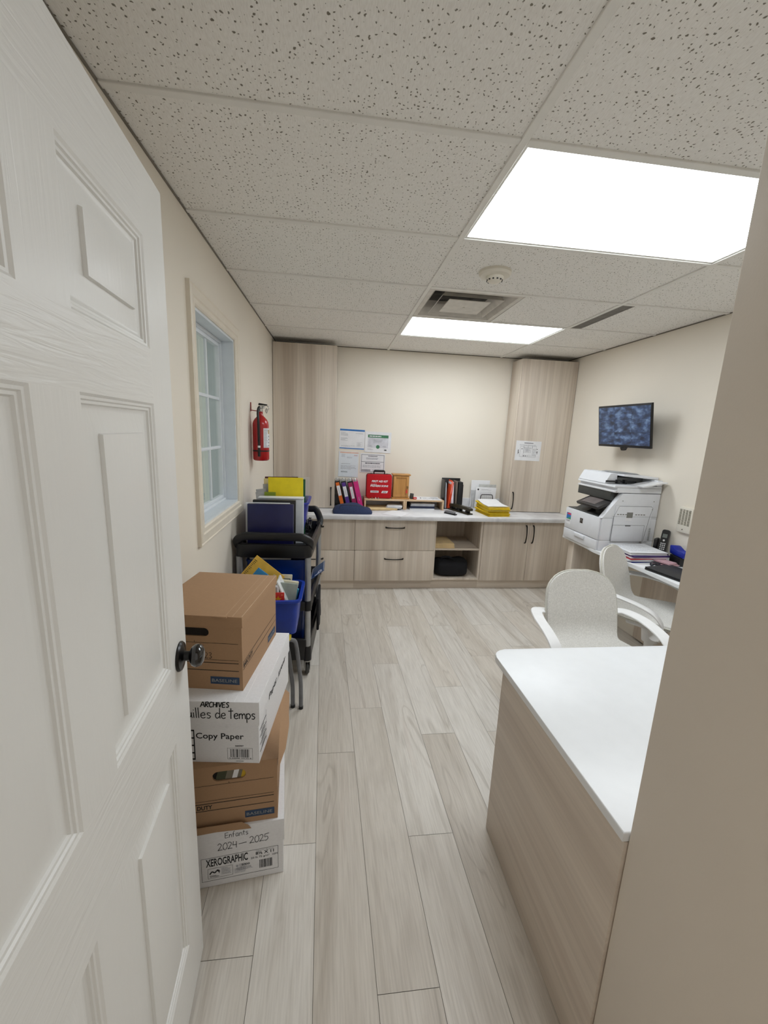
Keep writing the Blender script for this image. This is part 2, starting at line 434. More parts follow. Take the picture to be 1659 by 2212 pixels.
HAND = {
 'A': [[(0, 0), (.4, 1), (.72, 0)], [(.13, .38), (.62, .42)]], 'R': [[(0, 0), (.03, 1)], [(-.02, .95), (.4, .98), (.46, .68), (.05, .5)], [(.05, .5), (.52, 0)]],
 'C': [[(.55, .85), (.3, 1), (.05, .7), (.02, .3), (.25, 0), (.55, .12)]], 'H': [[(0, 0), (0, 1)], [(.5, 0), (.5, 1)], [(0, .5), (.5, .52)]],
 'I': [[(0, 0), (.02, 1)]], 'V': [[(0, 1), (.13, .5), (.25, 0)], [(.25, 0), (.4, .5), (.52, 1)]],
 'E': [[(.5, 1), (.02, .96)], [(.02, .98), (0, 0)], [(0, 0), (.52, .04)], [(0, .5), (.42, .52)]],
 'S': [[(.5, .9), (.25, 1), (.06, .75), (.42, .38), (.28, .02), (0, .1)]],
 'u': [[(0, .6), (.02, .18), (.18, 0), (.38, .2), (.42, .6)], [(.42, .6), (.43, .2), (.5, 0)]], 'i': [[(0, .6), (.03, 0)], [(.0, .84), (.03, .9)]],
 'l': [[(0, 1.15), (.02, .5), (.04, 0)]], 'e': [[(.0, .3), (.38, .36), (.28, .6), (.04, .46), (.03, .15), (.2, 0), (.42, .1)]],
 's': [[(.36, .54), (.14, .6), (.05, .42), (.32, .22), (.2, 0), (0, .05)]], 'd': [[(.4, .5), (.16, .6), (0, .3), (.14, 0), (.4, .22)], [(.42, 1.15), (.41, .5), (.44, 0)]],
 'T': [[(-.05, .8), (.42, .84)], [(.2, 1.12), (.19, .5), (.18, -.02)]], 'm': [[(0, 0), (0, .58)], [(0, .38), (.18, .58), (.29, .4), (.3, 0)], [(.3, .38), (.48, .58), (.59, .4), (.62, 0)]],
 'p': [[(0, .6), (.02, .1), (.03, -.42)], [(0, .48), (.22, .6), (.4, .34), (.22, .02), (.02, .1)]], 'n': [[(0, .58), (0, 0)], [(0, .38), (.2, .58), (.34, .4), (.36, 0)]],
 'f': [[(.36, 1.05), (.18, 1.02), (.12, .6), (.12, 0)], [(-.02, .55), (.3, .57)]], 'a': [[(.4, .5), (.16, .6), (0, .3), (.14, 0), (.4, .22)], [(.4, .58), (.41, .2), (.46, 0)]],
 't': [[(.15, .95), (.14, .3), (.2, 0)], [(0, .6), (.34, .63)]], '2': [[(0, .8), (.2, 1), (.42, .8), (.3, .45), (0, 0)], [(0, 0), (.25, .05), (.52, .02)]],
 '0': [[(.27, 1), (.04, .65), (.08, .12), (.32, 0), (.52, .42), (.42, .9), (.27, 1)]], '4': [[(.08, 1), (0, .45)], [(0, .45), (.45, .48)], [(.42, .95), (.4, 0)]],
 '5': [[(.56, 1.02), (.1, .98)], [(.1, .98), (.05, .55), (.34, .6), (.42, .28), (.2, 0), (0, .08)]], '3': [[(0, .9), (.25, 1), (.4, .78), (.15, .54), (.42, .3), (.2, 0), (0, .1)]],
 '-': [[(0, .42), (.8, .46)]],
}
# ================================================================ SETTING
G = .6096; CZ = 2.412
XL, XR, YB = -1.134, 1.957, 3.109
# floor: planks laid with the real end joints; dark bed shows in the seams
bm = BM(); uvl = bm.loops.layers.uv.new('UVMap'); pl = bm.faces.layers.float.new('plank')
tilt = -.030; PW = .1825; PLN = 1.22
J = {-3: .5, -2: .9, -1: .011, 0: .456, 1: .778, 2: .008, 3: .551, 4: .95, 5: .55, 6: .077, 7: .554, 8: .2, 9: .8, 10: .35, 11: 1.0, 12: .6, 13: .1, 14: .75, 15: .3}
gap = .0007
rows = []
for k in range(-4, 16):
    xa = -.567+PW*k; j0 = J.get(k, .3) - PLN*4
    for q in range(10):
        ya, yb = j0+q*PLN, j0+(q+1)*PLN
        ya, yb = max(ya, -3.0), min(yb, 3.2)
        if yb-ya < .02: continue
        vs = [bm.verts.new((x+tilt*y, y, 0)) for x, y in ((xa+gap, ya+gap), (xa+PW-gap, ya+gap), (xa+PW-gap, yb-gap), (xa+gap, yb-gap))]
        f = bm.faces.new(vs); f.material_index = 0; f[pl] = random.random()
        ou, ov = random.random()*30, random.random()*30
        for lp, uv in zip(f.loops, ((0, ya), (PW, ya), (PW, yb), (0, yb))): lp[uvl].uv = (uv[0]+ou, uv[1]+ov)
box(bm, -1.3, 2.05, -3.0, 3.2, -.12, -.0025, mi=1)
struct('floor', bm, [M_FLOOR, M_SEAM])
# walls
bm = BM(); WY0, WY1, WZ0, WZ1 = .64, 1.345, 1.105, 2.072
for a in ((-3.0, WY0, 0, 2.6), (WY1, 3.2, 0, 2.6), (WY0, WY1, 0, WZ0), (WY0, WY1, WZ1, 2.6)):
    box(bm, XL-.166, XL, a[0], a[1], a[2], a[3])
struct('wall_left', bm, M_WALL)
bm = BM(); box(bm, XL, XR, YB, YB+.09, 0, 2.6); struct('wall_back', bm, M_WALL)
bm = BM(); box(bm, XR, XR+.09, -1.3, YB+.09, 0, 2.6); struct('wall_right', bm, M_WALL)
bm = BM(); box(bm, .131, .245, -1.2, -.64, 0, 2.6, r=.003); struct('wall_partition', bm, M_WALLF)
bm = BM(); box(bm, .131, XR, -1.31, -1.201, 0, 2.6); box(bm, XL, -.845, -1.31, -1.21, 0, 2.6); box(bm, -.845, .131, -1.31, -1.21, 2.075, 2.6)
struct('wall_front', bm, M_WALLF)
# ceiling: lay-in tiles (openings for the fixtures) under a slab
bm = BM()
xs = [XL, 0, 2*G, XR]
for k in range(-2, 6):
    ya, yb = max(k*G, -1.2), min((k+1)*G, YB)
    for i in range(3):
        parts = [(xs[i], xs[i+1])]
        if i == 1 and k in (0, 3): continue
        if i == 1 and k == 2: parts = [(G, 2*G)]
        if i == 2 and k == 2: parts = [(xs[i]+.105, xs[i+1])]
        for xa, xb in parts:
            vs = [bm.verts.new(p) for p in ((xa, ya, CZ+.003), (xa, yb, CZ+.003), (xb, yb, CZ+.003), (xb, ya, CZ+.003))]
            bm.faces.new(vs)
box(bm, XL-.1, XR+.09, -1.31, YB+.09, 2.58, 2.64)  # unseen roof slab, added to keep world light out
struct('ceiling', bm, M_CEIL, fixn=False)
bm = BM(); tw = .012
for x in (0, 2*G): box(bm, x-tw, x+tw, -1.2, YB, CZ-.004, CZ+.02, r=.0015, seg=1)
for k in range(-1, 6):
    for i in range(3): box(bm, xs[i]+(tw if i else 0), xs[i+1]-(tw if i < 2 else 0), k*G-tw, k*G+tw, CZ-.0035, CZ+.02, r=.0015, seg=1)
box(bm, G-tw, G+tw, 2*G+tw, 3*G-tw, CZ-.0035, CZ+.02, r=.0015, seg=1)
struct('trim_1', bm, M_GRID)
bm = BM(); wz = .005  # dark strips paint the shadow line where ceiling meets walls
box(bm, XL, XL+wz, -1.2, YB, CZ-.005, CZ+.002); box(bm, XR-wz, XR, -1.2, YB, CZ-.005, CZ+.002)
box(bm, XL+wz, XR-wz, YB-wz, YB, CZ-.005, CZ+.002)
struct('shadow_gap_strip', bm, mat('painted_shadow_gap', (120, 114, 104), .6))

# window in the left wall
bm = BM()
def casing_profile(t):   # from inner edge (0) to outer edge (1): protrusion
    return t
cw = .078; prof = [(0, .006), (.08, .012), (.3, .014), (.34, .010), (.42, .016), (.8, .020), (.88, .014), (.94, .018), (1, .018), (1, 0)]
loops = []
for t, d in prof:
    e = cw*t; loops.append([bm.verts.new((XL+d, y, z)) for y, z in ((WY0-e, WZ0-e), (WY1+e, WZ0-e), (WY1+e, WZ1+e), (WY0-e, WZ1+e))])
first = [bm.verts.new((XL-.0, y, z)) for y, z in ((WY0, WZ0), (WY1, WZ0), (WY1, WZ1), (WY0, WZ1))]
loops = [first]+loops
for a, b in zip(loops, loops[1:]):
    for j in range(4): bm.faces.new((a[j], a[(j+1) % 4], b[(j+1) % 4], b[j]))
win = struct('window_1', bm, M_TRIM)
bm = BM()   # jamb liner + frame
jx = XL-.12
for a in ((WY0, WY0+.012, WZ0, WZ1), (WY1-.012, WY1, WZ0, WZ1), (WY0+.012, WY1-.012, WZ0, WZ0+.012), (WY0+.012, WY1-.012, WZ1-.012, WZ1)):
    box(bm, jx-.03, XL-.001, *a)
obj('jamb_liner', bm, mat('white_jamb', (222, 228, 234), .4, var=.01), win)
bm = BM(); f0 = .012; fw = .042
def frame_bars(bm, x0, x1, y0, y1, z0, z1, w, r=.003):
    box(bm, x0, x1, y0, y0+w, z0, z1, r); box(bm, x0, x1, y1-w, y1, z0, z1, r)
    box(bm, x0, x1, y0+w, y1-w, z0, z0+w, r); box(bm, x0, x1, y0+w, y1-w, z1-w, z1, r)
frame_bars(bm, XL-.110, XL-.066, WY0+f0, WY1-f0, WZ0+f0, WZ1-f0, .016)
frame_bars(bm, XL-.102, XL-.076, WY0+f0+.016, WY1-f0-.016, WZ0+f0+.016, WZ1-f0-.016, .020)
obj('sash_frame', bm, M_VINYL, win)
gy0, gy1, gz0, gz1 = WY0+.050, WY1-.050, WZ0+.050, WZ1-.050
bm = BM()
for z in (1.445, 1.728): box(bm, XL-.094, XL-.078, gy0, gy1, z-.009, z+.009, r=.004)
for y in (gy0+(gy1-gy0)/3, gy0+(gy1-gy0)*.645): box(bm, XL-.093, XL-.079, y-.009, y+.009, gz0, gz1, r=.004)
obj('muntin_bars', bm, M_VINYL, win)
bm = BM(); box(bm, XL-.101, XL-.0955, gy0-.004, gy1+.004, gz0-.004, gz1+.004); obj('glass_pane', bm, M_GLASS, win)
# pleated blind behind the glass, in the next room
bm = BM(); n = 180; v0 = v1 = None
for i in range(n+1):
    y = .55+i*(1.5-.55)/n; x = XL-.190+.016*math.sin(i*PI/6)+.005*math.sin(i*.43)
    a, b = bm.verts.new((x, y, 1.0)), bm.verts.new((x, y, 2.2))
    if v0: bm.faces.new((v0, a, b, v1))
    v0, v1 = a, b
kc = NT('grey_green_curtain'); kc.b.inputs['Base Color'].default_value = rgba((226, 232, 228)); kc.b.inputs['Roughness'].default_value = .9
tl = kc.n('BsdfTranslucent'); tl.inputs[0].default_value = rgba((226, 233, 229)); mx = kc.n('MixShader'); mx.inputs[0].default_value = .8
kc.l(kc.b.outputs[0], mx.inputs[1]); kc.l(tl.outputs[0], mx.inputs[2]); kc.l(mx.outputs[0], kc.t.nodes['Material Output'].inputs[0])
o = obj('pleated_curtain', bm, kc.m, sharp=80)
tag(o, 'pale grey green pleated curtain hanging behind the window glass', 'curtain')

# door_1: six-panel moulded door standing open
DW, DH, DT = .905, 2.032, .035
door = bpy.data.objects.new('door_1', None); COL.objects.link(door); door['kind'] = 'structure'
dang = math.atan2(-.9968, .08)
door.location = (-.892, -.292, .012); door.rotation_euler = (0, 0, dang)
# local: x from the latch edge to the hinge, y=0 visible face (room side is +y after rotation), z up
bm = BM()
PX = ((.12, .40), (.505, .785)); PZ = ((.20, .82), (1.012, 1.602), (1.705, 1.905))
def skin(bm, y, sgn):
    xsn = [0, .12, .40, .505, .785, DW]; zsn = [0, .20, .82, 1.012, 1.602, 1.705, 1.905, DH]
    V = {}
    def v(x, z, d=0):
        k = (round(x, 5), round(z, 5), round(d, 5))
        if k not in V: V[k] = bm.verts.new((x, y-sgn*d, z))
        return V[k]
    for i in range(5):
        for j in range(7):
            x0, x1, z0, z1 = xsn[i], xsn[i+1], zsn[j], zsn[j+1]
            mi = 1 if (j in (0, 2, 4, 6)) and 0 < i < 4 else 0
            if i in (1, 3) and j in (1, 3, 5):
                pr = [(0, 0), (.004, .003), (.008, .0035), (.010, .0065), (.014, .007), (.016, .0105), (.021, .0125), (.025, .0125), (.056, .0065), (.0575, .001), (.060, .0005)]
                L = []
                for e, d in pr: L.append([v(x0+e, z0+e, d), v(x1-e, z0+e, d), v(x1-e, z1-e, d), v(x0+e, z1-e, d)])
                for a, b in zip(L, L[1:]):
                    for q in range(4): bm.faces.new((a[q], a[(q+1) % 4], b[(q+1) % 4], b[q])).material_index = 0
                bm.faces.new(L[-1]).material_index = 0
            else: bm.faces.new((v(x0, z0), v(x1, z0), v(x1, z1), v(x0, z1))).material_index = mi
    return [v(0, 0), v(DW, 0), v(DW, DH), v(0, DH)], V
skin(bm, 0, 1); skin(bm, -DT, -1)
for a in (((0, 0), (DW, 0)), ((DW, 0), (DW, DH)), ((DW, DH), (0, DH)), ((0, DH), (0, 0))):
    (x0, z0), (x1, z1) = a
    bm.faces.new([bm.verts.new(p) for p in ((x0, 0, z0), (x1, 0, z1), (x1, -DT, z1), (x0, -DT, z0))])
obj('door_leaf', bm, [M_DOOR, M_RAIL], door, sharp=28)
kn = BM(); kx, kz = .056, 1.009
lathe(kn, [(.036, .0), (.036, .003), (.033, .007), (.018, .009), (.012, .012), (.011, .026), (.015, .030)], (kx, 0, kz), 'y', 32)
ro = obj('rosette', kn, M_BLACKM, door)
kn = BM(); lathe(kn, [(.010, .022), (.016, .025), (.024, .030), (.0275, .037), (.0275, .043), (.024, .051), (.015, .056), (.004, .0575)], (kx, 0, kz), 'y', 32)
obj('door_knob', kn, mat('black_glossy_knob', (14, 11, 10), .12, coat=.6), door, sharp=85)
kn = BM(); box(kn, -.0015, .001, -DT+.006, -.006, kz-.03, kz+.03, r=.0005); obj('latch_plate', kn, M_BLACKM, door)
for z in (.2, 1.0, 1.85):
    kn = BM(); lathe(kn, [(.006, z-.045), (.006, z+.045)], (DW+.004, -DT*.0+.004, 0), 'z', 12); obj('hinge', kn, M_STEEL, door)

# ================================================================ CEILING FIXTURES
for (y0, y1, lab) in ((0, G, 'large bright flat ceiling light panel nearest the doorway'), (3*G, 4*G, 'far ceiling light panel in front of the back wall')):
    t = thing('ceiling_light', lab, 'ceiling light', (G, (y0+y1)/2, CZ), 0, 'lit panels in the drop ceiling')
    hx, hy = G-tw-.001, G/2-tw-.001
    bm = BM(); frame = .010
    for a in ((-hx, hx, -hy, -hy+frame), (-hx, hx, hy-frame, hy), (-hx, -hx+frame, -hy+frame, hy-frame), (hx-frame, hx, -hy+frame, hy-frame)): box(bm, *a, .001, .05)
    box(bm, -hx, hx, -hy, hy, .05, .06); obj('frame', bm, M_GRID, t)
    bm = BM(); box(bm, -hx+frame, hx-frame, -hy+frame, hy-frame, .003, .008); obj('diffuser', bm, M_PANEL, t)
# smoke detector
t = thing('smoke_detector', 'round white smoke detector on the ceiling between the lights', 'smoke detector', (.283, .925, CZ+.003))
bm = BM(); lathe(bm, [(.082, 0), (.082, -.012), (.074, -.022), (.05, -.026), (.042, -.026)], seg=40); obj('base', bm, mat('ivory_plastic', (226, 220, 206), .4, var=.01), t)
bm = BM(); lathe(bm, [(.046, -.026), (.046, -.036), (.03, -.05), (.012, -.053), (.002, -.053)], seg=32); obj('sensor_head', bm, mat('ivory_plastic', (226, 220, 206), .4), t)
bm = BM()
for k in range(12):
    a = 2*PI*k/12; box(bm, -.004, .004, -.002, .002, -.046, -.038, m=Matrix.Rotation(a, 4, 'Z') @ Matrix.Translation((0, -.0395, 0)))
obj('vent_slots', bm, M_BLACKP, t)
# square supply diffuser
t = thing('air_diffuser', 'square stepped air vent in the ceiling beside the far light panel', 'air vent', (.3048, 2.5*G, CZ))
def sqring(bm, o0, z0, o1, z1, c=(0, 0)):
    a = [bm.verts.new((c[0]+sx*o0, c[1]+sy*o0, z0)) for sx, sy in ((-1, -1), (1, -1), (1, 1), (-1, 1))]
    b = [bm.verts.new((c[0]+sx*o1, c[1]+sy*o1, z1)) for sx, sy in ((-1, -1), (1, -1), (1, 1), (-1, 1))]
    for j in range(4): bm.faces.new((a[j], a[(j+1) % 4], b[(j+1) % 4], b[j]))
MV = mat('diffuser_enamel', (206, 201, 192), .45, var=.04)
bm = BM(); sqring(bm, .291, -.001, .262, -.001); sqring(bm, .262, -.001, .225, .045); sqring(bm, .225, .045, .20, .085); sqring(bm, .291, -.001, .291, .09); obj('outer_frame', bm, MV, t, sharp=20)
bm = BM(); sqring(bm, .20, -.004, .155, .050); sqring(bm, .20, -.004, .196, -.002); sqring(bm, .196, -.002, .152, .052); obj('middle_cone', bm, MV, t, sharp=20)
bm = BM(); box(bm, -.135, .135, -.135, .135, -.004, .001, r=.002); lathe(bm, [(.008, -.0045), (.006, -.0065), (.001, -.0065)], seg=12); obj('centre_plate', bm, MV, t, sharp=20)
bm = BM(); box(bm, -.225, .225, -.225, .225, .085, .09); obj('duct_neck', bm, mat('mottled_dark_duct', (70, 68, 64), .8, var=.3), t)  # mottled dark plate closing the neck
# linear grille
t = thing('slot_grille', 'long narrow grey slot grille in the ceiling right of the square vent', 'air vent', (2*G+.056, 2.5*G, CZ))
bm = BM(); L = G/2-.02
for a in ((-.044, -.036, -L, L), (.036, .044, -L, L), (-.036, .036, -L, -L+.008), (-.036, .036, L-.008, L)): box(bm, *a, -.001, .02)
obj('frame', bm, mat('grille_grey', (150, 146, 140), .5), t)
bm = BM()
for k in range(60):
    y = -L+.012+k*(2*L-.024)/59; box(bm, -.036, .036, y-.0017, y+.0017, .001, .012)
obj('slats', bm, mat('grille_grey', (150, 146, 140), .5), t)
bm = BM(); box(bm, -.036, .036, -L, L, .02, .025); obj('backing', bm, mat('dark_duct', (104, 101, 95), .8), t)

# ================================================================ BUILT-IN CABINETS
CT = .78
def pull(bm, a, b, out, w=.006):
    """bow handle from a to b, bowing along out"""
    a, b, out = Vector(a), Vector(b), Vector(out)
    mid = (a+b)/2+out; d = (b-a)
    sweep(bm, [a-d*.0, a+out*.62+d*.10, mid, b+out*.62-d*.10, b], w, 8, smooth=8, flat=lambda t: (.0085-.004*math.sin(t*PI), .0045), up=out)
def tall(name, lab, x0, x1, hx):
    t = thing(name, lab, 'tall cabinet', ((x0+x1)/2, 2.962, CT+.001), 0, 'tall wood look wall cabinets')
    cx, cy = (x0+x1)/2, 2.962; h = 2.367-CT-.002
    bm = BM(); box(bm, x0-cx, x1-cx, 2.855-cy, 3.087-cy, 0, h, r=.001); obj('body', bm, M_LAM_Z, t)
    bm = BM(); box(bm, x0-cx+.002, x1-cx-.002, 2.835-cy, 2.8535-cy, .004, h-.001, r=.0012); d = obj('door', bm, M_LAM_Z, t)
    bm = BM(); pull(bm, (hx-cx, 2.835-cy, .031), (hx-cx, 2.835-cy, .217), (0, -.03, 0)); obj('handle', bm, M_BLACKM, d)
tall('tall_cabinet', 'tall wood look cabinet in the left corner behind the extinguisher', XL+.002, -.5235, -.5615)
tall('tall_cabinet', 'tall wood look cabinet in the right corner with floor plan taped on it', 1.349, XR-.002, 1.385)
def base(name, lab, x0, x1):
    cx = (x0+x1)/2; t = thing(name, lab, 'base cabinet', (cx, 2.83, 0), 0, 'wood look base cabinets along the back wall'); return t, x0-cx, x1-cx
def shell(t, a, b):
    bm = BM(); y0, y1 = 2.570-2.83, YB-.002-2.83; th = .018
    box(bm, a, a+th, y0, y1, .10, .738); box(bm, b-th, b, y0, y1, .10, .738); box(bm, a+th, b-th, y0, y1, .10, .118); box(bm, a+th, b-th, y1-.012, y1, .118, .738); box(bm, a+th, b-th, y0, y1, .722, .738)
    obj('body', bm, M_LAM_Z, t)
    bm = BM(); box(bm, a, b, 2.598-2.83, 2.616-2.83, .001, .0995); obj('plinth', bm, M_LAM_X, t)
def front(t, nm, a, b, z0, z1, h0, h1):
    bm = BM(); box(bm, a+.0016, b-.0016, 2.550-2.83, 2.5685-2.83, z0+.0016, z1-.0016, r=.0012); d = obj(nm, bm, M_LAM_Z, t)
    bm = BM(); pull(bm, h0, h1, (0, -.03, 0)); obj('handle', bm, M_BLACKM, d)
FY = 2.550-2.83
for lab, x0, x1, hc in (('drawer cabinet half hidden behind the black trolley', XL+.003, -.319, -.718), ('two drawer cabinet left of the open shelf cabinet', -.319, .484, .078)):
    t, a, b = base('drawer_cabinet', lab, x0, x1); shell(t, a, b); cx = (x0+x1)/2
    front(t, 'drawer', a, b, .418, .738, (hc-.095-cx, FY, .655), (hc+.095-cx, FY, .655))
    front(t, 'drawer', a, b, .100, .418, (hc-.095-cx, FY, .333), (hc+.095-cx, FY, .333))
t, a, b = base('open_shelf_cabinet', 'open cabinet with one shelf between drawers and doors', .484, .985); shell(t, a, b)
bm = BM(); box(bm, a+.019, b-.019, 2.575-2.83, YB-.02-2.83, .418, .436, r=.001); obj('shelf', bm, M_LAM_X, t)
t, a, b = base('two_door_cabinet', 'two door cabinet at right end under the counter', .985, XR-.003); shell(t, a, b); cx = (.985+XR-.003)/2
front(t, 'door', a, 1.477-cx, .100, .738, (1.4385-cx, FY, .509), (1.4385-cx, FY, .697))
front(t, 'door', 1.477-cx, b, .100, .738, (1.515-cx, FY, .509), (1.515-cx, FY, .697))
bm = BM(); box(bm, XL+.002, XR-.002, 2.49, YB-.001, .7395, CT, r=.004); box(bm, XL+.002, XR-.002, 3.0885, YB-.001, CT, CT+.10, r=.002)
tag(obj('countertop', bm, M_STONE), 'long grey marbled countertop over the base cabinets', 'countertop')

# ================================================================ FRONT DESK
t = thing('reception_desk', 'white topped desk with wood look front panel in the foreground', 'desk', (.7, -.26, 0))
def dsk(x, y): return (x-.7, y+.26)
bm = BM(); r = .055
pts = [(.118, -.638), (1.30, -.638), (1.30, .118)]
for k in range(9):
    a = PI/2+PI/2*k/8; pts.append((.112+r+r*math.cos(a), .118-r+r*math.sin(a)))
prism(bm, [dsk(*p) for p in pts], .7205, .745, 'z')
bmesh.ops.bevel(bm, geom=[e for e in bm.edges if abs(e.verts[0].co.z-e.verts[1].co.z) < 1e-5], offset=.004, segments=3, affect='EDGES', profile=.5)
obj('top', bm, M_DESKTOP, t, sharp=50)
bm = BM(); box(bm, .124-.7, .149-.7, -.638+.26, .022+.26, .001, .720, r=.001); obj('front_panel', bm, M_LAM_Y, t)
bm = BM(); box(bm, 1.26-.7, 1.285-.7, -.638+.26, .022+.26, .001, .720, r=.001); obj('side_panel', bm, M_LAM_Y, t)

# ================================================================ SIDE DESK (along the right wall)
t = thing('side_desk', 'white topped desk running along the right wall under the printer', 'desk', (1.75, .9, 0))
bm = BM(); pts = [(1.500, 1.985), (1.494, 1.62), (1.480, 1.53), (1.491, 1.42), (1.522, 1.27), (1.538, 1.12), (1.546, .9), (1.546, -.55), (XR-.002, -.55), (XR-.002, 1.985)]
prism(bm, [(x-1.75, y-.9) for x, y in pts], .7255, .75, 'z')
bmesh.ops.bevel(bm, geom=[e for e in bm.edges if abs(e.verts[0].co.z-e.verts[1].co.z) < 1e-5], offset=.003, segments=2, affect='EDGES', profile=.5)
obj('top', bm, M_DESKTOP, t, sharp=50)
bm = BM(); box(bm, 1.53-1.75, XR-.003-1.75, 1.845-.9, 1.925-.9, .001, .725, r=.001); obj('end_panel', bm, M_LAM_Z, t)
bm = BM(); box(bm, 1.535-1.75, 1.93-1.75, 1.285-.9, 1.325-.9, .695, .725, r=.004); obj('cross_beam', bm, M_WHITEM, t)
bm = BM(); sweep(bm, [(1.60-1.75, .62-.9, .724), (1.605-1.75, .63-.9, .68), (1.63-1.75, .66-.9, .55), (1.655-1.75, .68-.9, .3), (1.66-1.75, .69-.9, .001)], .016, 10); obj('leg', bm, M_WHITEM, t)
bm = BM(); box(bm, 1.925-1.75, 1.950-1.75, .25-.9, 1.50-.9, .02, .70, r=.001); obj('back_panel', bm, M_LAM_Z, t)
# ================================================================ CARTONS BESIDE THE DOOR
def slot(cx, cz, w, h, n=8):
    r = h/2; out = []
    for k in range(n+1): a = -PI/2+PI*k/n; out.append((cx+w/2-r+r*math.cos(a), cz+r*math.sin(a)))
    for k in range(n+1): a = PI/2+PI*k/n; out.append((cx-w/2+r+r*math.cos(a), cz+r*math.sin(a)))
    return out
def carton(name, lab, corner, ang, w, d, h, lidh, m, hole=None, over=.004, holemats=None, flare=0, torn=False):
    """corner: front right bottom corner; local x along the front, y depth, origin at front right corner"""
    t = thing(name, lab, 'cardboard box', corner, math.radians(ang), 'stacked archive cartons beside the door')
    bm = BM(); H = h-.004
    q = [(-w, 0, 0), (0, 0, 0), (0, d, 0), (-w, d, 0), (-w, 0, H), (0, 0, H), (0, d, H), (-w, d, H)]
    V = [bm.verts.new(p) for p in q]
    for f in ((3, 2, 1, 0), (1, 2, 6, 5), (2, 3, 7, 6), (3, 0, 4, 7), (4, 5, 6, 7)): bm.faces.new([V[i] for i in f])
    if hole:
        hp = slot(*hole); R = [bm.verts.new((x, 0, z)) for x, z in hp]; I = [bm.verts.new((x, .006, z)) for x, z in hp]
        n = len(R); e = []
        for a, b in ((V[0], V[1]), (V[1], V[5]), (V[5], V[4]), (V[4], V[0])): e.append(bm.edges.get((a, b)) or bm.edges.new((a, b)))
        for i in range(n): e.append(bm.edges.new((R[i], R[(i+1) % n])))
        bmesh.ops.triangle_fill(bm, edges=e, use_beauty=True, use_dissolve=False)
        for i in range(n): bm.faces.new((R[i], R[(i+1) % n], I[(i+1) % n], I[i])).material_index = 0 if i else 0
        f = bm.faces.new(I); f.material_index = 1  # dark cap paints the shade of the open carton inside
    else: bm.faces.new([V[i] for i in (0, 1, 5, 4)])
    obj('body', bm, [m, M_HOLESHADE], t, sharp=30)
    bm = BM(); o = over; z0, z1 = h-lidh, h; th = .003
    fl = flare
    outer = [(-w-o, -o), (o, -o), (o, d+o), (-w-o, d+o)]
    T = [bm.verts.new((x, y, z1)) for x, y in outer]
    if torn:   # bulged, ragged skirt
        zz = [z0, z0+.004, z0-.006, z0]
        B = [None, bm.verts.new((o+.002, -o, z0+.002))]
        Tm = bm.verts.new((o, d*.45, z1))
        bm.faces.new((T[0], T[1], Tm, T[2], T[3]))
        # ragged right side
        N = 9; prev = B[1]; topv = T[1]; pts = []
        for k in range(1, N+1):
            u = k/N; y = -o+u*(d+2*o); bulge = .030*math.sin(min(1, u*1.6)*PI*.62)+.003
            zb = z0+.004*math.sin(k*2.3)+(.012 if k in (3, 4) else 0)
            pts.append((bm.verts.new((o+bulge, y, zb)), bm.verts.new((o+bulge*.35, y, z1-.012)), bm.verts.new((o, y, z1))))
        pv = (B[1], bm.verts.new((o, -o, z1-.012)), T[1])
        for c in pts:
            bm.faces.new((pv[0], c[0], c[1], pv[1])); bm.faces.new((pv[1], c[1], c[2], pv[2])); pv = c
    else:
        bm.faces.new(T)
        B = [bm.verts.new((x*(1+0), y, z0)) for x, y in outer]
        for i in range(4): bm.faces.new((B[i], B[(i+1) % 4], T[(i+1) % 4], T[i]))
        if o > .001:
            In = [bm.verts.new((x, y, z0)) for x, y in ((-w, 0), (0, 0), (0, d), (-w, d))]
            for i in range(4): bm.faces.new((B[i], In[i], In[(i+1) % 4], B[(i+1) % 4]))
        bmesh.ops.bevel(bm, geom=[e for e in bm.edges if all(abs(v.co.z-z1) < 1e-5 for v in e.verts)], offset=.003, segments=2, affect='EDGES', profile=.5)
    obj('lid', bm, m, t, sharp=30)
    return t
FR = lambda y=-.0006: ((0, y, 0), (1, 0, 0), (0, 0, 1))
LABELB = mat('blue_label_print', (44, 66, 96), .7); LABELT = mat('label_lettering', (150, 150, 146), .7)
# bottom white carton
t = carton('paper_carton', 'white paper carton on the floor, lowest of the stack beside the door', (-.679, -.085, .001), 6.8, .32, .43, .234, .088, M_WHITECARD)
p = Print(*FR(-.0048))
p.hand('Enfants', -.191, .197, .021, .0016, gap=.13)
p.hand('2024', -.216, .150, .028, .0019, gap=.06); p.line([(-.148, .163), (-.122, .165)], .0019); p.hand('2025', -.112, .157, .028, .0019, gap=.06)
p.done('handwriting', M_INK, t)
p = Print(*FR(-.0006))
p.frame(-.272, .024, -.017, .121, .0011)
p.text('XEROGRAPHIC', -.257, .085, width=.137, cap=.030, bold=.018)
p.text('WHITE / BLANC', -.092, .112, width=.06, cap=.005, mi=1)
p.text('8½ X 11', -.094, .098, width=.062, cap=.0115, bold=.02)
p.text('20 lb 75 g/m²  10M', -.11, .084, width=.09, cap=.0075)
p.bars(-.082, .038, -.038, .074, 18)
p.text('5000', -.142, .064, width=.028, cap=.007, bold=.02)
p.lines(-.158, .046, -.104, .060, 3, 1)
p.frame(-.252, .034, -.171, .076, .0008); p.lines(-.208, .042, -.176, .072, 6, 1)
p.line([(-.246, .052), (-.238, .062), (-.230, .056), (-.222, .064), (-.216, .058)], .004); p.line([(-.222, .068), (-.214, .062), (-.216, .052)], .002); p.lines(-.246, .038, -.214, .047, 2)
p.disc(-.156, .066, .004, 1); p.lines(-.150, .060, -.126, .074, 4, 1); p.lines(-.165, .036, -.126, .058, 5, 1)
p.done('printed_lettering', [M_INK, M_GREYINK], t)
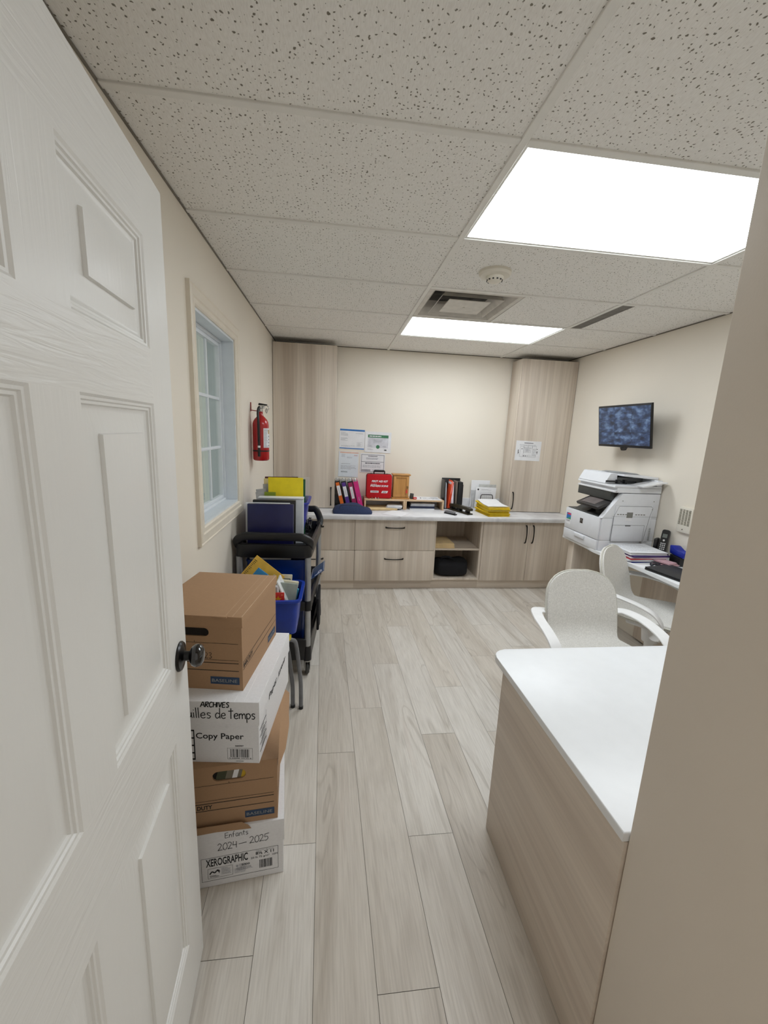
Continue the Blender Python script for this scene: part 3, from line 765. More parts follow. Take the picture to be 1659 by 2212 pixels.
# brown carton
t = carton('archive_carton', 'brown archive carton with torn lid, second from the floor in the stack', (-.697, -.083, .2355), 5.5, .325, .39, .244, .038, M_KRAFT, hole=(-.155, .199, .106, .037), torn=True, over=.004)
def kraft_print(t, off, num=None, duty_front=False):
    p = Print(*FR())
    x1 = -.012; x0 = -.31
    p.rect(x0, off(.168), x1, off(.168)+.0012); p.rect(-.157, off(.168), -.1558, off(.168)+.008)
    p.rect(x0, off(.108), x1, off(.108)+.0012); p.rect(x0, off(.098)-.001, x1, off(.098)+.0014); p.rect(x0, off(.0705)-.001, x1, off(.0705)+.0012)
    if num: p.hand(num, -.124, .113, .021, .0017, gap=.15)
    if duty_front: p.text('BASIC DUTY', -.212, .0765, width=.1, cap=.015, bold=.02, align='r')
    p.done('printed_lettering', M_INK, t)
    p = Print(*FR(-.0007)); p.rect(-.108, .021, -.011, .048); 
    p.text('BASELINE', -.103, .0285, width=.085, cap=.0115, bold=.004, mi=1)
    q = p.bm; 
    for f in q.faces:
        if f.material_index == 1:
            pass
    for v in {v for f in q.faces if f.material_index == 1 for v in f.verts}: v.co.y -= .0004
    p.done('blue_label', [LABELB, LABELT], t)
    p = Print((.0006, 0, 0), (0, 1, 0), (0, 0, 1))
    p.rect(.006, .0985, .375, .1005); p.rect(.006, .0715, .375, .0735)
    p.text('BASIC DUTY', .010, .079, width=.088, cap=.015, bold=.02)
    p.done('side_lettering', M_INK, t)
    p = Print((.0007, 0, 0), (0, 1, 0), (0, 0, 1)); p.rect(.272, .022, .368, .05); p.text('BASELINE', .278, .030, width=.08, cap=.012, mi=1)
    for v in {v for f in p.bm.faces if f.material_index == 1 for v in f.verts}: v.co.x += .0004
    p.done('side_label', [LABELB, LABELT], t)
kraft_print(t, lambda z: z, None, True)
bm = BM()   # sheets seen through the hand hole
xx = -.205
for c, wd in ((0, .03), (1, .022), (2, .016), (1, .012), (3, .02), (4, .016)):
    prism(bm, [(xx+.006, .183), (xx+wd+.006, .183), (xx+wd+.014, .215), (xx+.014, .215)], .0042, .0054, 'y', mi=c); xx += wd
obj('papers_inside', bm, [mat('olive_paper', (70, 72, 52), .8), mat('grey_paper', (120, 112, 96), .8), M_PAPER, mat('ochre_paper', (196, 160, 44), .8), mat('brown_paper', (96, 62, 24), .8)], t)
bm = BM()   # torn flap hanging from the bottom edge
prism(bm, [(-.30, .02), (-.12, .02), (-.098, .004), (-.088, -.012), (-.13, -.010), (-.20, -.006), (-.30, -.010)], -.0142, -.0128, 'y')
obj('torn_flap', bm, M_KRAFT, t)
# white copy paper carton
t = carton('paper_carton', 'white copy paper carton between the two brown cartons in the stack', (-.752, -.103, .480), -5.5, .32, .452, .229, .083, M_WHITECARD)
p = Print(*FR(-.0048))
p.hand('ARCHIVES', -.183, .2095, .0185, .0034, gap=.14, lean=.1); p.hand('uilles', -.228, .169, .033, .0029, gap=.12, wx=1.10); p.hand('de', -.136, .169, .033, .0029, gap=.12); p.hand('T', -.093, .169, .034, .0032); p.hand('emps', -.0765, .169, .033, .0032, gap=.11, wx=.95)
p.done('handwriting', M_INK, t)
p = Print(*FR(-.0006))
p.text('Copy Paper', -.204, .090, width=.155, cap=.0205, bold=.012)
p.text('360997', -.078, .062, width=.028, cap=.0045, bold=.03)
p.frame(-.104, .014, -.021, .056, .0007); p.bars(-.094, .021, -.031, .052, 24, seed=5); p.text('0 36000 10135 8', -.098, .0155, width=.072, cap=.004)
p.lines(-.076, .004, -.048, .009, 1, 0)
for z in (.008, .032, .060, .088, .116): p.rect(-.27, z, -.209, z+.0055)
p.rect(-.212, .008, -.2085, .1215)
p.done('printed_lettering', M_INK, t)
p = Print((.0006, 0, 0), (0, 1, 0), (0, 0, 1))
for z in (.030, .058, .086, .112): p.rect(.012, z, .088, z+.004)
p.rect(.088, .012, .0895, .135); p.lines(.030, .034, .082, .056, 3); p.lines(.030, .062, .082, .084, 2); p.lines(.030, .090, .082, .110, 2)
p.done('side_lettering', M_INK, t)
p = Print((.0048, 0, 0), (0, 1, 0), (0, 0, 1)); p.text('Paper  avenir', .115, .152, width=.26, cap=.022, bold=.012, slant=.15); p.lines(.20, .147, .30, .152, 1)
p.done('lid_lettering', M_INK, t)
p = Print((0, 0, .2294), (1, 0, 0), (0, 1, 0))
for x in (-.045, -.075, -.105): p.line([(x, .0), (x+.002, .22), (x-.001, .45)], .0016, smooth=2)
p.line([(.002, 0), (.003, .45)], .003)
p.done('lid_creases', mat('bright_fold', (250, 250, 250), .7), t)
# top brown carton
t = carton('archive_carton', 'brown archive carton on top of the stack beside the door knob', (-.8115, -.043, .7095), -8.0, .315, .383, .265, .037, M_KRAFT, hole=(-.1575, .2055, .10, .030))
kraft_print(t, lambda z: z, '23')
bm = BM(); box(bm, -.092, -.044, -.010, .004, .262, .2675, r=.001); obj('lid_tab', bm, M_KRAFT, t)
p = Print((0, 0, .2654), (1, 0, 0), (0, 1, 0))
p.line([(-.028, .0), (-.030, .19), (-.029, .383)], .0012, smooth=2); p.line([(.002, .0), (.0022, .2), (.002, .386)], .0022, smooth=2); p.line([(-.052, .01), (-.054, .37)], .0008)
p.done('lid_creases', mat('scuffed_kraft', (206, 178, 148), .85), t)

# ================================================================ CHILD CHAIRS + BOOK BIN
MT = mat('grey_powder_tube', (120, 122, 126), .4, .3)
def kid_chair(lab, x, y, z, c):
    t = thing('child_chair', lab, 'small chair', (x, y, 0), math.radians(35), 'small tube legged chairs behind the cartons')
    for sy, s in ((0, -1), (.27, 1)):
        bm = BM(); sweep(bm, [(-.16, sy, .445+z), (-.09, sy, .455+z), (-.045, sy, .44+z), (-.030, sy, .40+z), (-.014, sy, .28+z), (-.002, sy, .16+z*.6), (0, sy, .013)], .0115, 12)
        lathe(bm, [(.013, .001), (.013, .018)], (0, sy, 0), seg=12, mi=1)
        obj('front_leg', bm, [MT, M_BLACKP], t)
        bm = BM(); sweep(bm, [(-.22, sy, .445+z), (-.245, sy, .43+z), (-.265, sy, .3), (-.275, sy, .013)], .0115, 12); obj('rear_leg', bm, MT, t)
    return t
t = kid_chair('small chair with grey tube legs and yellow seat under blue book bin', -.690, .797, 0, None)
bm = BM(); pts = rring(-.265, -.05, -.02, .29, .05); prism(bm, pts, .457, .472, 'z')
obj('seat', bm, mat('yellow_green_plastic', (222, 196, 40), .4, var=.05), t, sharp=50)
bm = BM(); box(bm, -.075, -.053, .01, .06, .445, .4565, r=.004); obj('green_tag', bm, mat('leaf_green', (96, 150, 40), .5), t)
t = kid_chair('grey tube legged small chair nested just behind the yellow one', -.737, .812, -.03, None)
bm = BM(); prism(bm, rring(-.26, -.055, 0, .27, .05), .428, .440, 'z'); obj('seat', bm, mat('grey_seat', (90, 92, 96), .5), t, sharp=50)
def open_bin(bm, x0, x1, y0, y1, z0, z1, taper=.02, th=.004, rim=.014, r=.03):
    def ring(e, z, rr): return [bm.verts.new((x, y, z)) for x, y in rring(x0+e, x1-e, y0+e, y1-e, rr)]
    L = [ring(taper, z0, r), ring(0, z1, r), ring(-rim, z1, r+rim), ring(-rim, z1-.012, r+rim), ring(-rim+th, z1-.012, r+rim-th), ring(-rim+th, z1-.004, r+rim-th), ring(th*.1, z1-.004, r), ]
    A = [L[0], ring(taper*.02, z1-.012, r), L[3], L[2], ring(th, z1, r-th), ring(taper+th, z0+th, r-th)]
    for a, b in zip(A, A[1:]):
        n = len(a)
        for i in range(n): bm.faces.new((a[i], a[(i+1) % n], b[(i+1) % n], b[i]))
    bm.faces.new(A[0]); bm.faces.new(A[-1])
bx, by = -.85, .905
t = thing('book_bin', 'blue plastic bin full of children books behind the top carton', 'bin', (bx, by, .4735))
bm = BM(); open_bin(bm, -.255, .150, -.145, .145, 0, .205, taper=.018); obj('tub', bm, M_BLUEP, t, sharp=50)
def book(name, lab, c, w, h, th, rx=0, ry=0, rz=0, m=None, group='picture books in the blue bin', page=True, cat='book'):
    """upright board book: x width, y thickness, z height, pivot bottom centre"""
    R = Matrix.Rotation(rz, 4, 'Z') @ Matrix.Rotation(rx, 4, 'X') @ Matrix.Rotation(ry, 4, 'Y')
    bm = BM(); box(bm, -w/2, w/2, -th/2, th/2, 0, h, r=min(.002, th*.3), m=R)
    t = obj(name, bm, m if m else M_PAPER); t.location = c; return tag(t, lab, cat, group), R
def sticker(parent, R, th, draw, mats, name='cover_print', side=-1):
    p = Print((0, 0, 0), (1, 0, 0), (0, 0, 1)); draw(p)
    for v in p.bm.verts: v.co = R @ Vector((v.co.x, side*(th/2+.0006)+v.co.y, v.co.z))
    p.done(name, mats, parent)
zb = .4795
MTAN = mat('mustard_cover', (222, 178, 70), .6)
t, R = book('picture_book', 'large mustard yellow book tilted on its corner behind the cartons', (-1.020, .995, .612), .205, .222, .008, ry=math.radians(39), rx=math.radians(-5), m=MTAN)
sticker(t, R, .008, lambda p: p.lines(-.095, .08, -.078, .20, 12), [mat('dark_green_print', (60, 70, 40), .7), mat('sky_blue_print', (60, 140, 190), .7)])
t, R = book('picture_book', 'sky blue book in front of the mustard yellow one', (-1.050, .955, .555), .13, .25, .010, ry=math.radians(39), rx=math.radians(-3), m=mat('sky_blue_cover', (48, 132, 184), .5))
t, R = book('picture_book', 'white edged book leaning across the bin, spine to the right', (-.752, .872, .598), .010, .175, .12, ry=math.radians(-23), m=mat('white_board', (224, 226, 224), .5))
MB = mat('cream_board', (222, 214, 186), .6)
t, R = book('board_book', 'rounded cream board book at the right end of the bin', (-.812, .985, .52), .11, .185, .022, ry=math.radians(12), rz=.2, m=MB)
sticker(t, R, .022, lambda p: p.rect(-.04, .09, .035, .17), mat('brown_picture', (104, 84, 52), .7))
t, R = book('board_book', 'cream board book behind the white edged one', (-.838, 1.015, .53), .11, .20, .020, ry=math.radians(7), rz=.2, m=mat('buff_board', (206, 198, 176), .6))
sticker(t, R, .020, lambda p: (p.frame(-.045, .04, .045, .18, .004), p.rect(-.03, .06, .03, .15, 1)), [mat('teal_line', (40, 80, 84), .7), M_PAPER])
t, R = book('board_book', 'teal striped board book under the cream ones', (-.795, .925, .50), .09, .185, .014, ry=math.radians(12), rz=.15, m=mat('teal_cover', (60, 150, 176), .5))
t, R = book('board_book', 'red board book with yellow star at front of blue bin', (-.838, .800, .48), .115, .226, .010, rz=.02, m=mat('scarlet_cover', (196, 34, 20), .45))
def star(p):
    c = (.026, .190); pts = []
    for k in range(10):
        a = PI/2+PI*k/5; r = .020 if k % 2 == 0 else .009; pts.append((c[0]+r*math.cos(a), c[1]+r*math.sin(a)))
    p.poly(pts)
sticker(t, R, .010, star, mat('gold_star', (222, 160, 30), .5), 'star_print')
sticker(t, R, .010, lambda p: p.disc(.046, .214, .005), mat('peach_dot', (230, 120, 80), .5), 'dot_print')
t, R = book('board_book', 'white bordered board book behind the red star book', (-.848, .818, .48), .075, .262, .012, m=M_PAPER)
sticker(t, R, .012, lambda p: p.rect(-.034, .02, .030, .252), mat('grey_picture', (176, 172, 164), .7))
t, R = book('board_book', 'grey green book leaning behind the white bordered one', (-.805, .86, .49), .13, .25, .010, ry=math.radians(6), m=mat('sage_cover', (150, 158, 150), .6))

# ================================================================ TROLLEY
tx, ty = -.868, 1.46
t = thing('utility_cart', 'black utility cart with silver posts along the left wall', 'cart', (tx, ty, 0), math.radians(-3.3))
X0, X1, Y0, Y1 = -.225, .232, -.345, .345
def tray(bm, z0, z1, x0=X0, x1=X1, y0=Y0, y1=Y1, th=.022):
    def ring(e, z, rr): return [bm.verts.new((x, y, z)) for x, y in rring(x0+e, x1-e, y0+e, y1-e, rr)]
    A = [ring(.004, z0, .045), ring(0, z0+.005, .045), ring(0, z1-.006, .045), ring(.006, z1, .04), ring(th-.004, z1, .03), ring(th, z1-.006, .03), ring(th+.006, z0+.018, .028)]
    for a, b in zip(A, A[1:]):
        n = len(a)
        for i in range(n): bm.faces.new((a[i], a[(i+1) % n], b[(i+1) % n], b[i]))
    bm.faces.new(A[0]); bm.faces.new(A[-1])
bm = BM(); tray(bm, .797, .884); obj('top_tray', bm, M_BLACKP, t, sharp=40)
bm = BM(); tray(bm, .455, .515); obj('middle_tray', bm, M_BLACKP, t, sharp=40)
bm = BM(); tray(bm, .115, .262); obj('bottom_tray', bm, M_BLACKP, t, sharp=40)
for s, zt in ((-1, .932), (1, .975)):
    y = Y0+.018 if s < 0 else Y1-.018
    bm = BM(); sweep(bm, [(X0+.014, y-s*.04, .855), (X0+.012, y+s*.0, .90), (X0+.045, y+s*.012, zt-.006), (X0+.09, y+s*.014, zt), (0, y+s*.015, zt), (X1-.09, y+s*.014, zt), (X1-.045, y+s*.012, zt-.006), (X1-.012, y, .90), (X1-.014, y-s*.04, .855)], .016, 12, flat=(.024, .018), up=(0, s, .0))
    obj('handle', bm, M_BLACKP, t, sharp=50)
for sx in (X0+.022, X1-.022):
    for sy in (Y0+.022, Y1-.022):
        bm = BM(); lathe(bm, [(.0195, .174), (.0195, .80)], (sx, sy, 0), seg=20); obj('post', bm, M_ALU, t)
        bm = BM(); lathe(bm, [(.025, .455), (.026, .50), (.025, .518)], (sx, sy, 0), seg=18); obj('post_collar', bm, M_BLACKP, t)
        bm = BM(); lathe(bm, [(.026, .112), (.027, .14), (.024, .205), (.0205, .21)], (sx, sy, 0), seg=18); obj('post_foot', bm, M_BLACKP, t)
        bm = BM(); a = .25 if sx > 0 and sy < 0 else (.9 if sx > 0 else -.4)
        Rm = Matrix.Translation((sx, sy, 0)) @ Matrix.Rotation(a, 4, 'Z')
        lathe(bm, [(.022, .112), (.024, .104), (.014, .098)], (0, 0, 0), seg=16, m=Rm, mi=1)
        for q in (-1, 1): box(bm, q*.016-.0015, q*.016+.0015, -.014, .034, .04, .1, m=Rm, mi=1)
        lathe(bm, [(.020, -.012), (.040, -.011), (.0445, -.005), (.0445, .005), (.040, .011), (.020, .012)], (0, .022, .0455), 'x', 24, m=Rm)
        obj('caster', bm, [mat('grey_rubber', (66, 66, 64), .6), M_STEEL], t)
# load on the top tray
def slab(name, lab, cat, c, w, h, th, rx=0, rz=0, m=None, r=.003, group=None, ry=0):
    R = Matrix.Rotation(rz, 4, 'Z') @ Matrix.Rotation(rx, 4, 'X') @ Matrix.Rotation(ry, 4, 'Y')
    bm = BM(); box(bm, -w/2, w/2, 0, th, 0, h, r=min(r, th*.4), m=R)
    o = obj(name, bm, m); o.location = c; return tag(o, lab, cat, group)
BX = 'binders standing on the black cart'
zt = .8165
o = slab('binder', 'navy binder standing at the front of the black cart', 'binder', (-.916, 1.215, zt), .278, .292, .045, rx=-.07, m=M_NAVY, group=BX)
o2 = slab('binder', 'white binder just behind the navy one on cart, sticking out left', 'binder', (-.940, 1.268, zt), .272, .290, .030, rx=-.07, m=M_WHITEP, group=BX)
slab('binder', 'black binder behind the white one on the cart', 'binder', (-.905, 1.306, zt), .268, .302, .038, rx=-.05, m=M_BLACKP, group=BX)
t = thing('file_case', 'clear white plastic file case on cart behind black binder', 'file case', (-.865, 1.372, zt))
MC = mat('frosted_plastic', (206, 210, 214), .3, var=.03)
bm = BM(); box(bm, -.15, .140, 0, .055, 0, .302, r=.006); obj('case_body', bm, MC, t)
bm = BM(); box(bm, -.15, .142, -.004, .059, .3025, .312, r=.003); obj('lid', bm, M_WHITEP, t)
t = thing('storage_bin', 'blue plastic bin standing at the back of the cart', 'bin', (-.885, 1.606, zt))
bm = BM(); open_bin(bm, -.155, .178, -.155, .15, 0, .265, taper=.028, r=.03); obj('tub', bm, mat('violet_blue_plastic', (46, 54, 150), .35, var=.05), t, sharp=50)
BF = 'folders and sheets in the blue bin on the cart'
slab('file_folder', 'bright yellow folder standing in the bin on the cart', 'folder', (-.848, 1.475, zt+.012), .232, .418, .006, rx=-.03, ry=-.01, m=M_YELLOW, group=BF)
slab('file_folder', 'dark green folder edge right behind the yellow folder', 'folder', (-.838, 1.492, zt+.012), .232, .408, .006, rx=-.03, m=mat('bottle_green', (20, 84, 52), .6), group=BF)
slab('file_folder', 'dark maroon folder highest at the back of the bin', 'folder', (-.880, 1.545, zt+.012), .225, .415, .008, rx=-.02, ry=-.02, m=mat('maroon_card', (84, 34, 34), .6), group=BF)
slab('file_folder', 'cream folder in front of the maroon one in the bin', 'folder', (-.884, 1.530, zt+.012), .226, .404, .006, rx=-.02, ry=-.02, m=mat('cream_card', (224, 206, 150), .7), group=BF)
slab('leaflet', 'olive green leaflet left of the yellow folder', 'leaflet', (-.955, 1.468, zt+.012), .075, .318, .003, rx=-.03, m=mat('olive_card', (128, 146, 34), .6), group=BF)
for k, (xx, hh, ang) in enumerate(((-.990, .315, -.10), (-.975, .335, -.14), (-.965, .365, -.03))):
    slab('paper_sheet', ['short grey sheet fanning out leftmost in the cart bin', 'tilted grey sheet second from left in the cart bin', 'tall white sheet behind the olive leaflet in bin'][k], 'paper', (xx, 1.500+k*.012, zt+.012), .07, hh, .0015, rx=-.03, ry=ang, m=mat('pale_grey_paper', (190, 190, 190), .8), group=BF)
MCL = mat('clear_film', (235, 238, 240), .1, alpha=.16)
slab('plastic_sleeve', 'clear plastic sleeve sticking out right in the cart bin', 'plastic sleeve', (-.775, 1.605, zt+.012), .125, .415, .002, ry=.03, m=MCL, group=BF)
bm = BM(); rr = random.Random(4)
for k in range(8):
    P = [(-.712+rr.uniform(-.035, .03), 1.60+rr.uniform(-.09, .10), .850+rr.uniform(-.008, .085)) for _ in range(7)]; sweep(bm, P, .0032, 6)
tag(obj('cable_bundle', bm, mat('black_cable', (18, 18, 20), .35)), 'tangle of black cable on the far right of the cart', 'cable')
# load on the lower trays
t = thing('storage_box', 'deep blue plastic box on the middle shelf of the cart', 'storage box', (-.885, 1.41, .4735))
bm = BM(); open_bin(bm, -.165, .200, -.255, .24, 0, .300, taper=.008, r=.02, rim=.004); obj('tub', bm, M_BLUEBOX, t, sharp=50)
bm = BM(); box(bm, -.15, .10, -.235, .20, .294, .312, r=.003); obj('paper_fill', bm, M_PAPER, t)
t = thing('storage_box', 'deep blue plastic box on the bottom shelf of the cart', 'storage box', (-.885, 1.41, .1335))
bm = BM(); open_bin(bm, -.165, .185, -.245, .24, 0, .31, taper=.012, r=.02, rim=.006); obj('tub', bm, mat('navy_plastic', (10, 32, 86), .3, var=.05), t, sharp=50)
t = thing('card_sign', 'dark blue card with white letter poking out of the cart', 'card', (-.678, 1.60, .5165))
Rm = Matrix.Rotation(math.radians(52), 4, 'Y') @ Matrix.Rotation(math.radians(0), 4, 'X')
bm = BM(); box(bm, -.002, .002, -.11, .11, 0, .115, r=.001, m=Rm); obj('card', bm, mat('slate_blue_card', (44, 78, 120), .5), t)
p = Print((0, 0, 0), (0, 1, 0), (0, 0, 1)); p.text('P', -.10, .035, width=.055, cap=.06, bold=.03); p.frame(-.108, .002, .108, .113, .004)
for v in p.bm.verts: v.co = Rm @ Vector((-.0026-v.co.x, v.co.y, v.co.z))
p.done('lettering', M_PAPER, t)
bm = BM(); box(bm, -.629, -.611, 1.30, 1.58, .22, .45, r=.008); tag(obj('portfolio_case', bm, M_BLACKCLOTH), 'slim black case hung on the right side of the cart', 'case')

# ================================================================ FIRE EXTINGUISHER
ex, ey = -1.064, 1.79
t = thing('fire_extinguisher', 'red fire extinguisher hanging on the left wall beside the window', 'fire extinguisher', (ex, ey, 1.33))
bm = BM(); R0 = .0575
lathe(bm, [(.002, .002), (.044, .002), (.053, .006), (R0, .016), (R0, .255), (.0565, .268), (.052, .284), (.043, .299), (.031, .312), (.021, .322), (.0165, .335), (.0165, .356)], seg=40); obj('cylinder', bm, M_RED, t, sharp=50)
bm = BM(); lathe(bm, [(.0585, .069), (.0585, .078)], seg=40); obj('strap', bm, M_BLACKP, t)
bm = BM(); n = 18; prev = None; ul = bm.loops.layers.uv.new('UVMap')
def cyl_patch(bm, a0, a1, z0, z1, r, mi=0, n=18):
    prev = None
    for k in range(n+1):
        a = a0+(a1-a0)*k/n; q = (bm.verts.new((r*math.cos(a), r*math.sin(a), z0)), bm.verts.new((r*math.cos(a), r*math.sin(a), z1)))
        if prev: bm.faces.new((prev[0], q[0], q[1], prev[1])).material_index = mi
        prev = q
A0 = math.radians(-62)
cyl_patch(bm, A0, A0+1.75, .098, .236, .0579, 0)
rr = random.Random(2)
for k in range(17):
    z = .103+k*.0076; cyl_patch(bm, A0+.08, A0+.08+rr.uniform(.35, .62), z, z+.003, .0581, 1, 4)
for k in range(4): cyl_patch(bm, A0+.82, A0+.98, .106+k*.022, .118+k*.022, .0581, 2, 3)
cyl_patch(bm, A0+.72, A0+1.2, .196, .226, .0581, 3, 4)
obj('label', bm, [M_PAPER, M_GREYINK, M_INK, mat('tan_print', (180, 150, 100), .7)], t)
bm = BM(); lathe(bm, [(.017, .352), (.019, .356), (.019, .372), (.012, .378), (.012, .392)], seg=18)
box(bm, -.012, .030, -.010, .010, .376, .396, r=.003); obj('valve', bm, M_CHROME, t)
bm = BM(); prism(bm, [(-.014, .397), (.046, .399), (.050, .404), (-.010, .412)], -.009, .009, 'y'); obj('lever', bm, M_BLACKM, t)
bm = BM(); sweep(bm, [(.020, 0, .392), (.044, -.004, .396), (.058, -.006, .384), (.052, -.008, .364), (.034, -.008, .356)], .0035, 8); obj('carry_handle', bm, M_CHROME, t)
bm = BM(); sweep(bm, [(.044, -.014, .376), (.052, -.018, .362), (.046, -.018, .344), (.038, -.016, .358), (.044, -.014, .376)], .003, 8); obj('pull_pin', bm, M_STEEL, t)
bm = BM(); sweep(bm, [(-.006, -.012, .384), (-.010, -.030, .370), (-.010, -.050, .335), (-.005, -.064, .29), (-.003, -.068, .22), (-.002, -.067, .13), (-.002, -.066, .112)], .0085, 12)
lathe(bm, [(.0095, .035), (.009, .098)], (-.002, -.0665, 0), seg=12); obj('hose', bm, M_BLACKP, t)
bm = BM(); lathe(bm, [(.0095, .098), (.0095, .112)], (-.002, -.0665, 0), seg=12); obj('hose_collar', bm, M_PAPER, t)
bm = BM(); box(bm, -.0695, -.064, -.008, .008, .352, .415, r=.002); sweep(bm, [(-.066, 0, .360), (-.03, -.002, .357), (-.010, -.004, .356)], .003, 8); sweep(bm, [(-.066, .012, .360), (-.03, .018, .357), (.0, .019, .356)], .003, 8)
obj('wall_hook', bm, mat('red_bracket', (140, 40, 36), .4), t)
# ================================================================ NOTICES ON THE WALL
NG = 'notices taped to the back wall'
def notice(lab, x0, x1, z0, z1, m, ang=0, y=YB-.0022, draw=None, mats=None, group=NG, name='notice'):
    cx, cz = (x0+x1)/2, (z0+z1)/2; w, h = (x1-x0)/2, (z1-z0)/2
    R = Matrix.Rotation(ang, 4, 'Y')
    bm = BM(); n = 6
    box(bm, -w, w, -.0007, .0007, -h, h, m=R)
    o = obj(name, bm, m); o.location = (cx, y, cz); tag(o, lab, 'notice', group)
    if draw:
        p = Print((0, 0, 0), (1, 0, 0), (0, 0, 1)); draw(p, w, h)
        for v in p.bm.verts: v.co = R @ Vector((v.co.x, -.0012+v.co.y, v.co.z))
        p.done('print', mats, o)
    return o
MBL = mat('print_blue', (48, 112, 180), .7); MGR = mat('print_green', (66, 122, 88), .7); MLG = mat('print_pale_grey', (206, 206, 212), .8); MPK = mat('print_pink_buff', (224, 186, 168), .8)
rn = random.Random(11)
def d1(p, w, h):
    p.rect(-w+.004, h-.022, w-.004, h-.004, 0); p.rect(-w+.004, -h+.004, w-.004, -h+.014, 0)
    p.lines(-w+.015, h-.075, -w+.09, h-.035, 4, 1, rng=rn); p.lines(w-.10, h-.05, w-.02, h-.04, 1, 1, rng=rn); p.lines(-w+.015, -.02, -w+.09, .015, 4, 1, rng=rn)
    p.frame(w-.085, -h+.028, w-.025, -h+.08, .0012, 1); p.lines(w-.078, -h+.034, w-.032, -h+.074, 6, 1, rng=rn); p.lines(-w+.02, -h+.024, w-.1, -h+.04, 2, 1, rng=rn)
notice('white certificate with blue band on top, upper left of the four', -.484, -.213, 1.378, 1.592, M_PAPER, .02, draw=d1, mats=[MBL, M_GREYINK])
def d2(p, w, h):
    p.rect(-w+.03, -h+.052, w-.03, h-.03, 2); p.rect(-w+.03, h-.062, w-.03, h-.032, 0); p.lines(-w+.045, h-.053, w-.04, h-.041, 1, 3, h=.8, rng=rn)
    p.lines(-.05, -.012, .05, .035, 4, 1, rng=rn); p.disc(0, -h+.062, .020, 0); p.lines(-w+.03, -h+.026, -w+.09, -h+.042, 2, 1, rng=rn); p.lines(w-.07, -h+.024, w-.03, -h+.038, 1, 4, h=.9, rng=rn); p.lines(-w+.05, -h+.062, -w+.09, -h+.075, 1, 1, rng=rn); p.lines(w-.09, -h+.062, w-.05, -h+.075, 1, 1, rng=rn)
notice('certificate with green band and round seal, upper right of the four', -.2105, .071, 1.352, 1.572, M_PAPER, .015, y=YB-.004, draw=d2, mats=[MGR, M_GREYINK, MLG, M_PAPER, M_INK])
def d3(p, w, h):
    p.rect(-w+.012, h-.018, w-.003, h-.004, 2); p.lines(-w+.03, h-.06, -w+.07, h-.026, 4, 1, rng=rn); p.lines(w-.05, h-.045, w-.012, h-.030, 2, 3, rng=rn); p.lines(-.02, h-.07, .04, h-.055, 2, 1, rng=rn)
    p.lines(-w+.028, .0, .03, .012, 1, 1, rng=rn); p.lines(-w+.025, -.055, w-.02, -.01, 6, 1, rng=rn); p.lines(-w+.028, -h+.045, .0, -h+.065, 2, 0, rng=rn)
notice('tall letter sheet with pinkish top edge, lower left of the four', -.488, -.275, 1.08, 1.352, mat('bluish_paper', (222, 228, 234), .7, var=.01), .02, draw=d3, mats=[M_INK, M_GREYINK, MPK, mat('print_red', (190, 90, 80), .8)])
def d4(p, w, h):
    p.frame(-w+.012, -h+.008, w-.010, h-.012, .004, 0); p.rect(-w+.014, .012, w-.012, .016, 0)
    p.lines(-.05, h-.034, .05, h-.022, 1, 0, h=.6, rng=rn); p.lines(-.07, h-.066, .06, h-.042, 2, 1, h=.5, rng=rn); p.lines(-.08, -.01, .09, .006, 1, 0, h=.6, rng=rn); p.lines(-w+.03, -.05, w-.03, -.02, 3, 1, rng=rn)
    p.rect(-w+.018, -h+.014, -.02, -h+.034, 2); p.lines(0, -h+.014, w-.02, -h+.034, 2, 1, rng=rn)
notice('framed form with dark border, half hidden behind the first aid kit', -.256, .014, 1.134, 1.340, M_PAPER, .012, y=YB-.004, draw=d4, mats=[mat('print_slate', (70, 72, 80), .7), M_GREYINK, mat('print_mid_grey', (160, 160, 164), .8)])
def d5(p, w, h):
    p.lines(-.05, h-.026, .05, h-.018, 1, 0, h=.9, rng=rn); p.lines(-.1, h-.05, .1, h-.036, 2, 1, rng=rn)
    F = [(-.09, -.062, -.05, .045), (-.05, -.062, -.005, -.045), (-.05, -.018, .03, .030), (-.05, .032, -.005, .052), (.0, .032, .045, .052), (.045, .02, .09, .052), (.05, -.045, .09, .015), (0, -.062, .09, -.045), (-.035, -.01, -.012, .022), (-.012, -.01, .012, .022)]
    for f in F: p.frame(*f, .0014, 0)
    for a in ((-.07, .02), (-.045, -.054), (-.025, -.054), (-.105, -.02), (.1, -.01), (.1, .02)): p.rect(a[0]-.005, a[1]-.004, a[0]+.004, a[1]+.004, 2)
    p.rect(-.112, -.035, -.106, .01, 2); p.rect(.100, -.03, .105, .0, 2); p.lines(-.03, -.005, .02, .018, 3, 1, rng=rn); p.lines(.055, -.038, .085, .01, 4, 1, rng=rn)
notice('white floor plan sheet taped to right tall cabinet door', 1.365, 1.644, 1.340, 1.546, M_PAPER, .012, y=2.8338, draw=d5, mats=[mat('print_slate', (70, 72, 80), .7), M_GREYINK, M_INK], group=None, name='floor_plan')

# ================================================================ ON THE COUNTER
CZT = CT+.0008
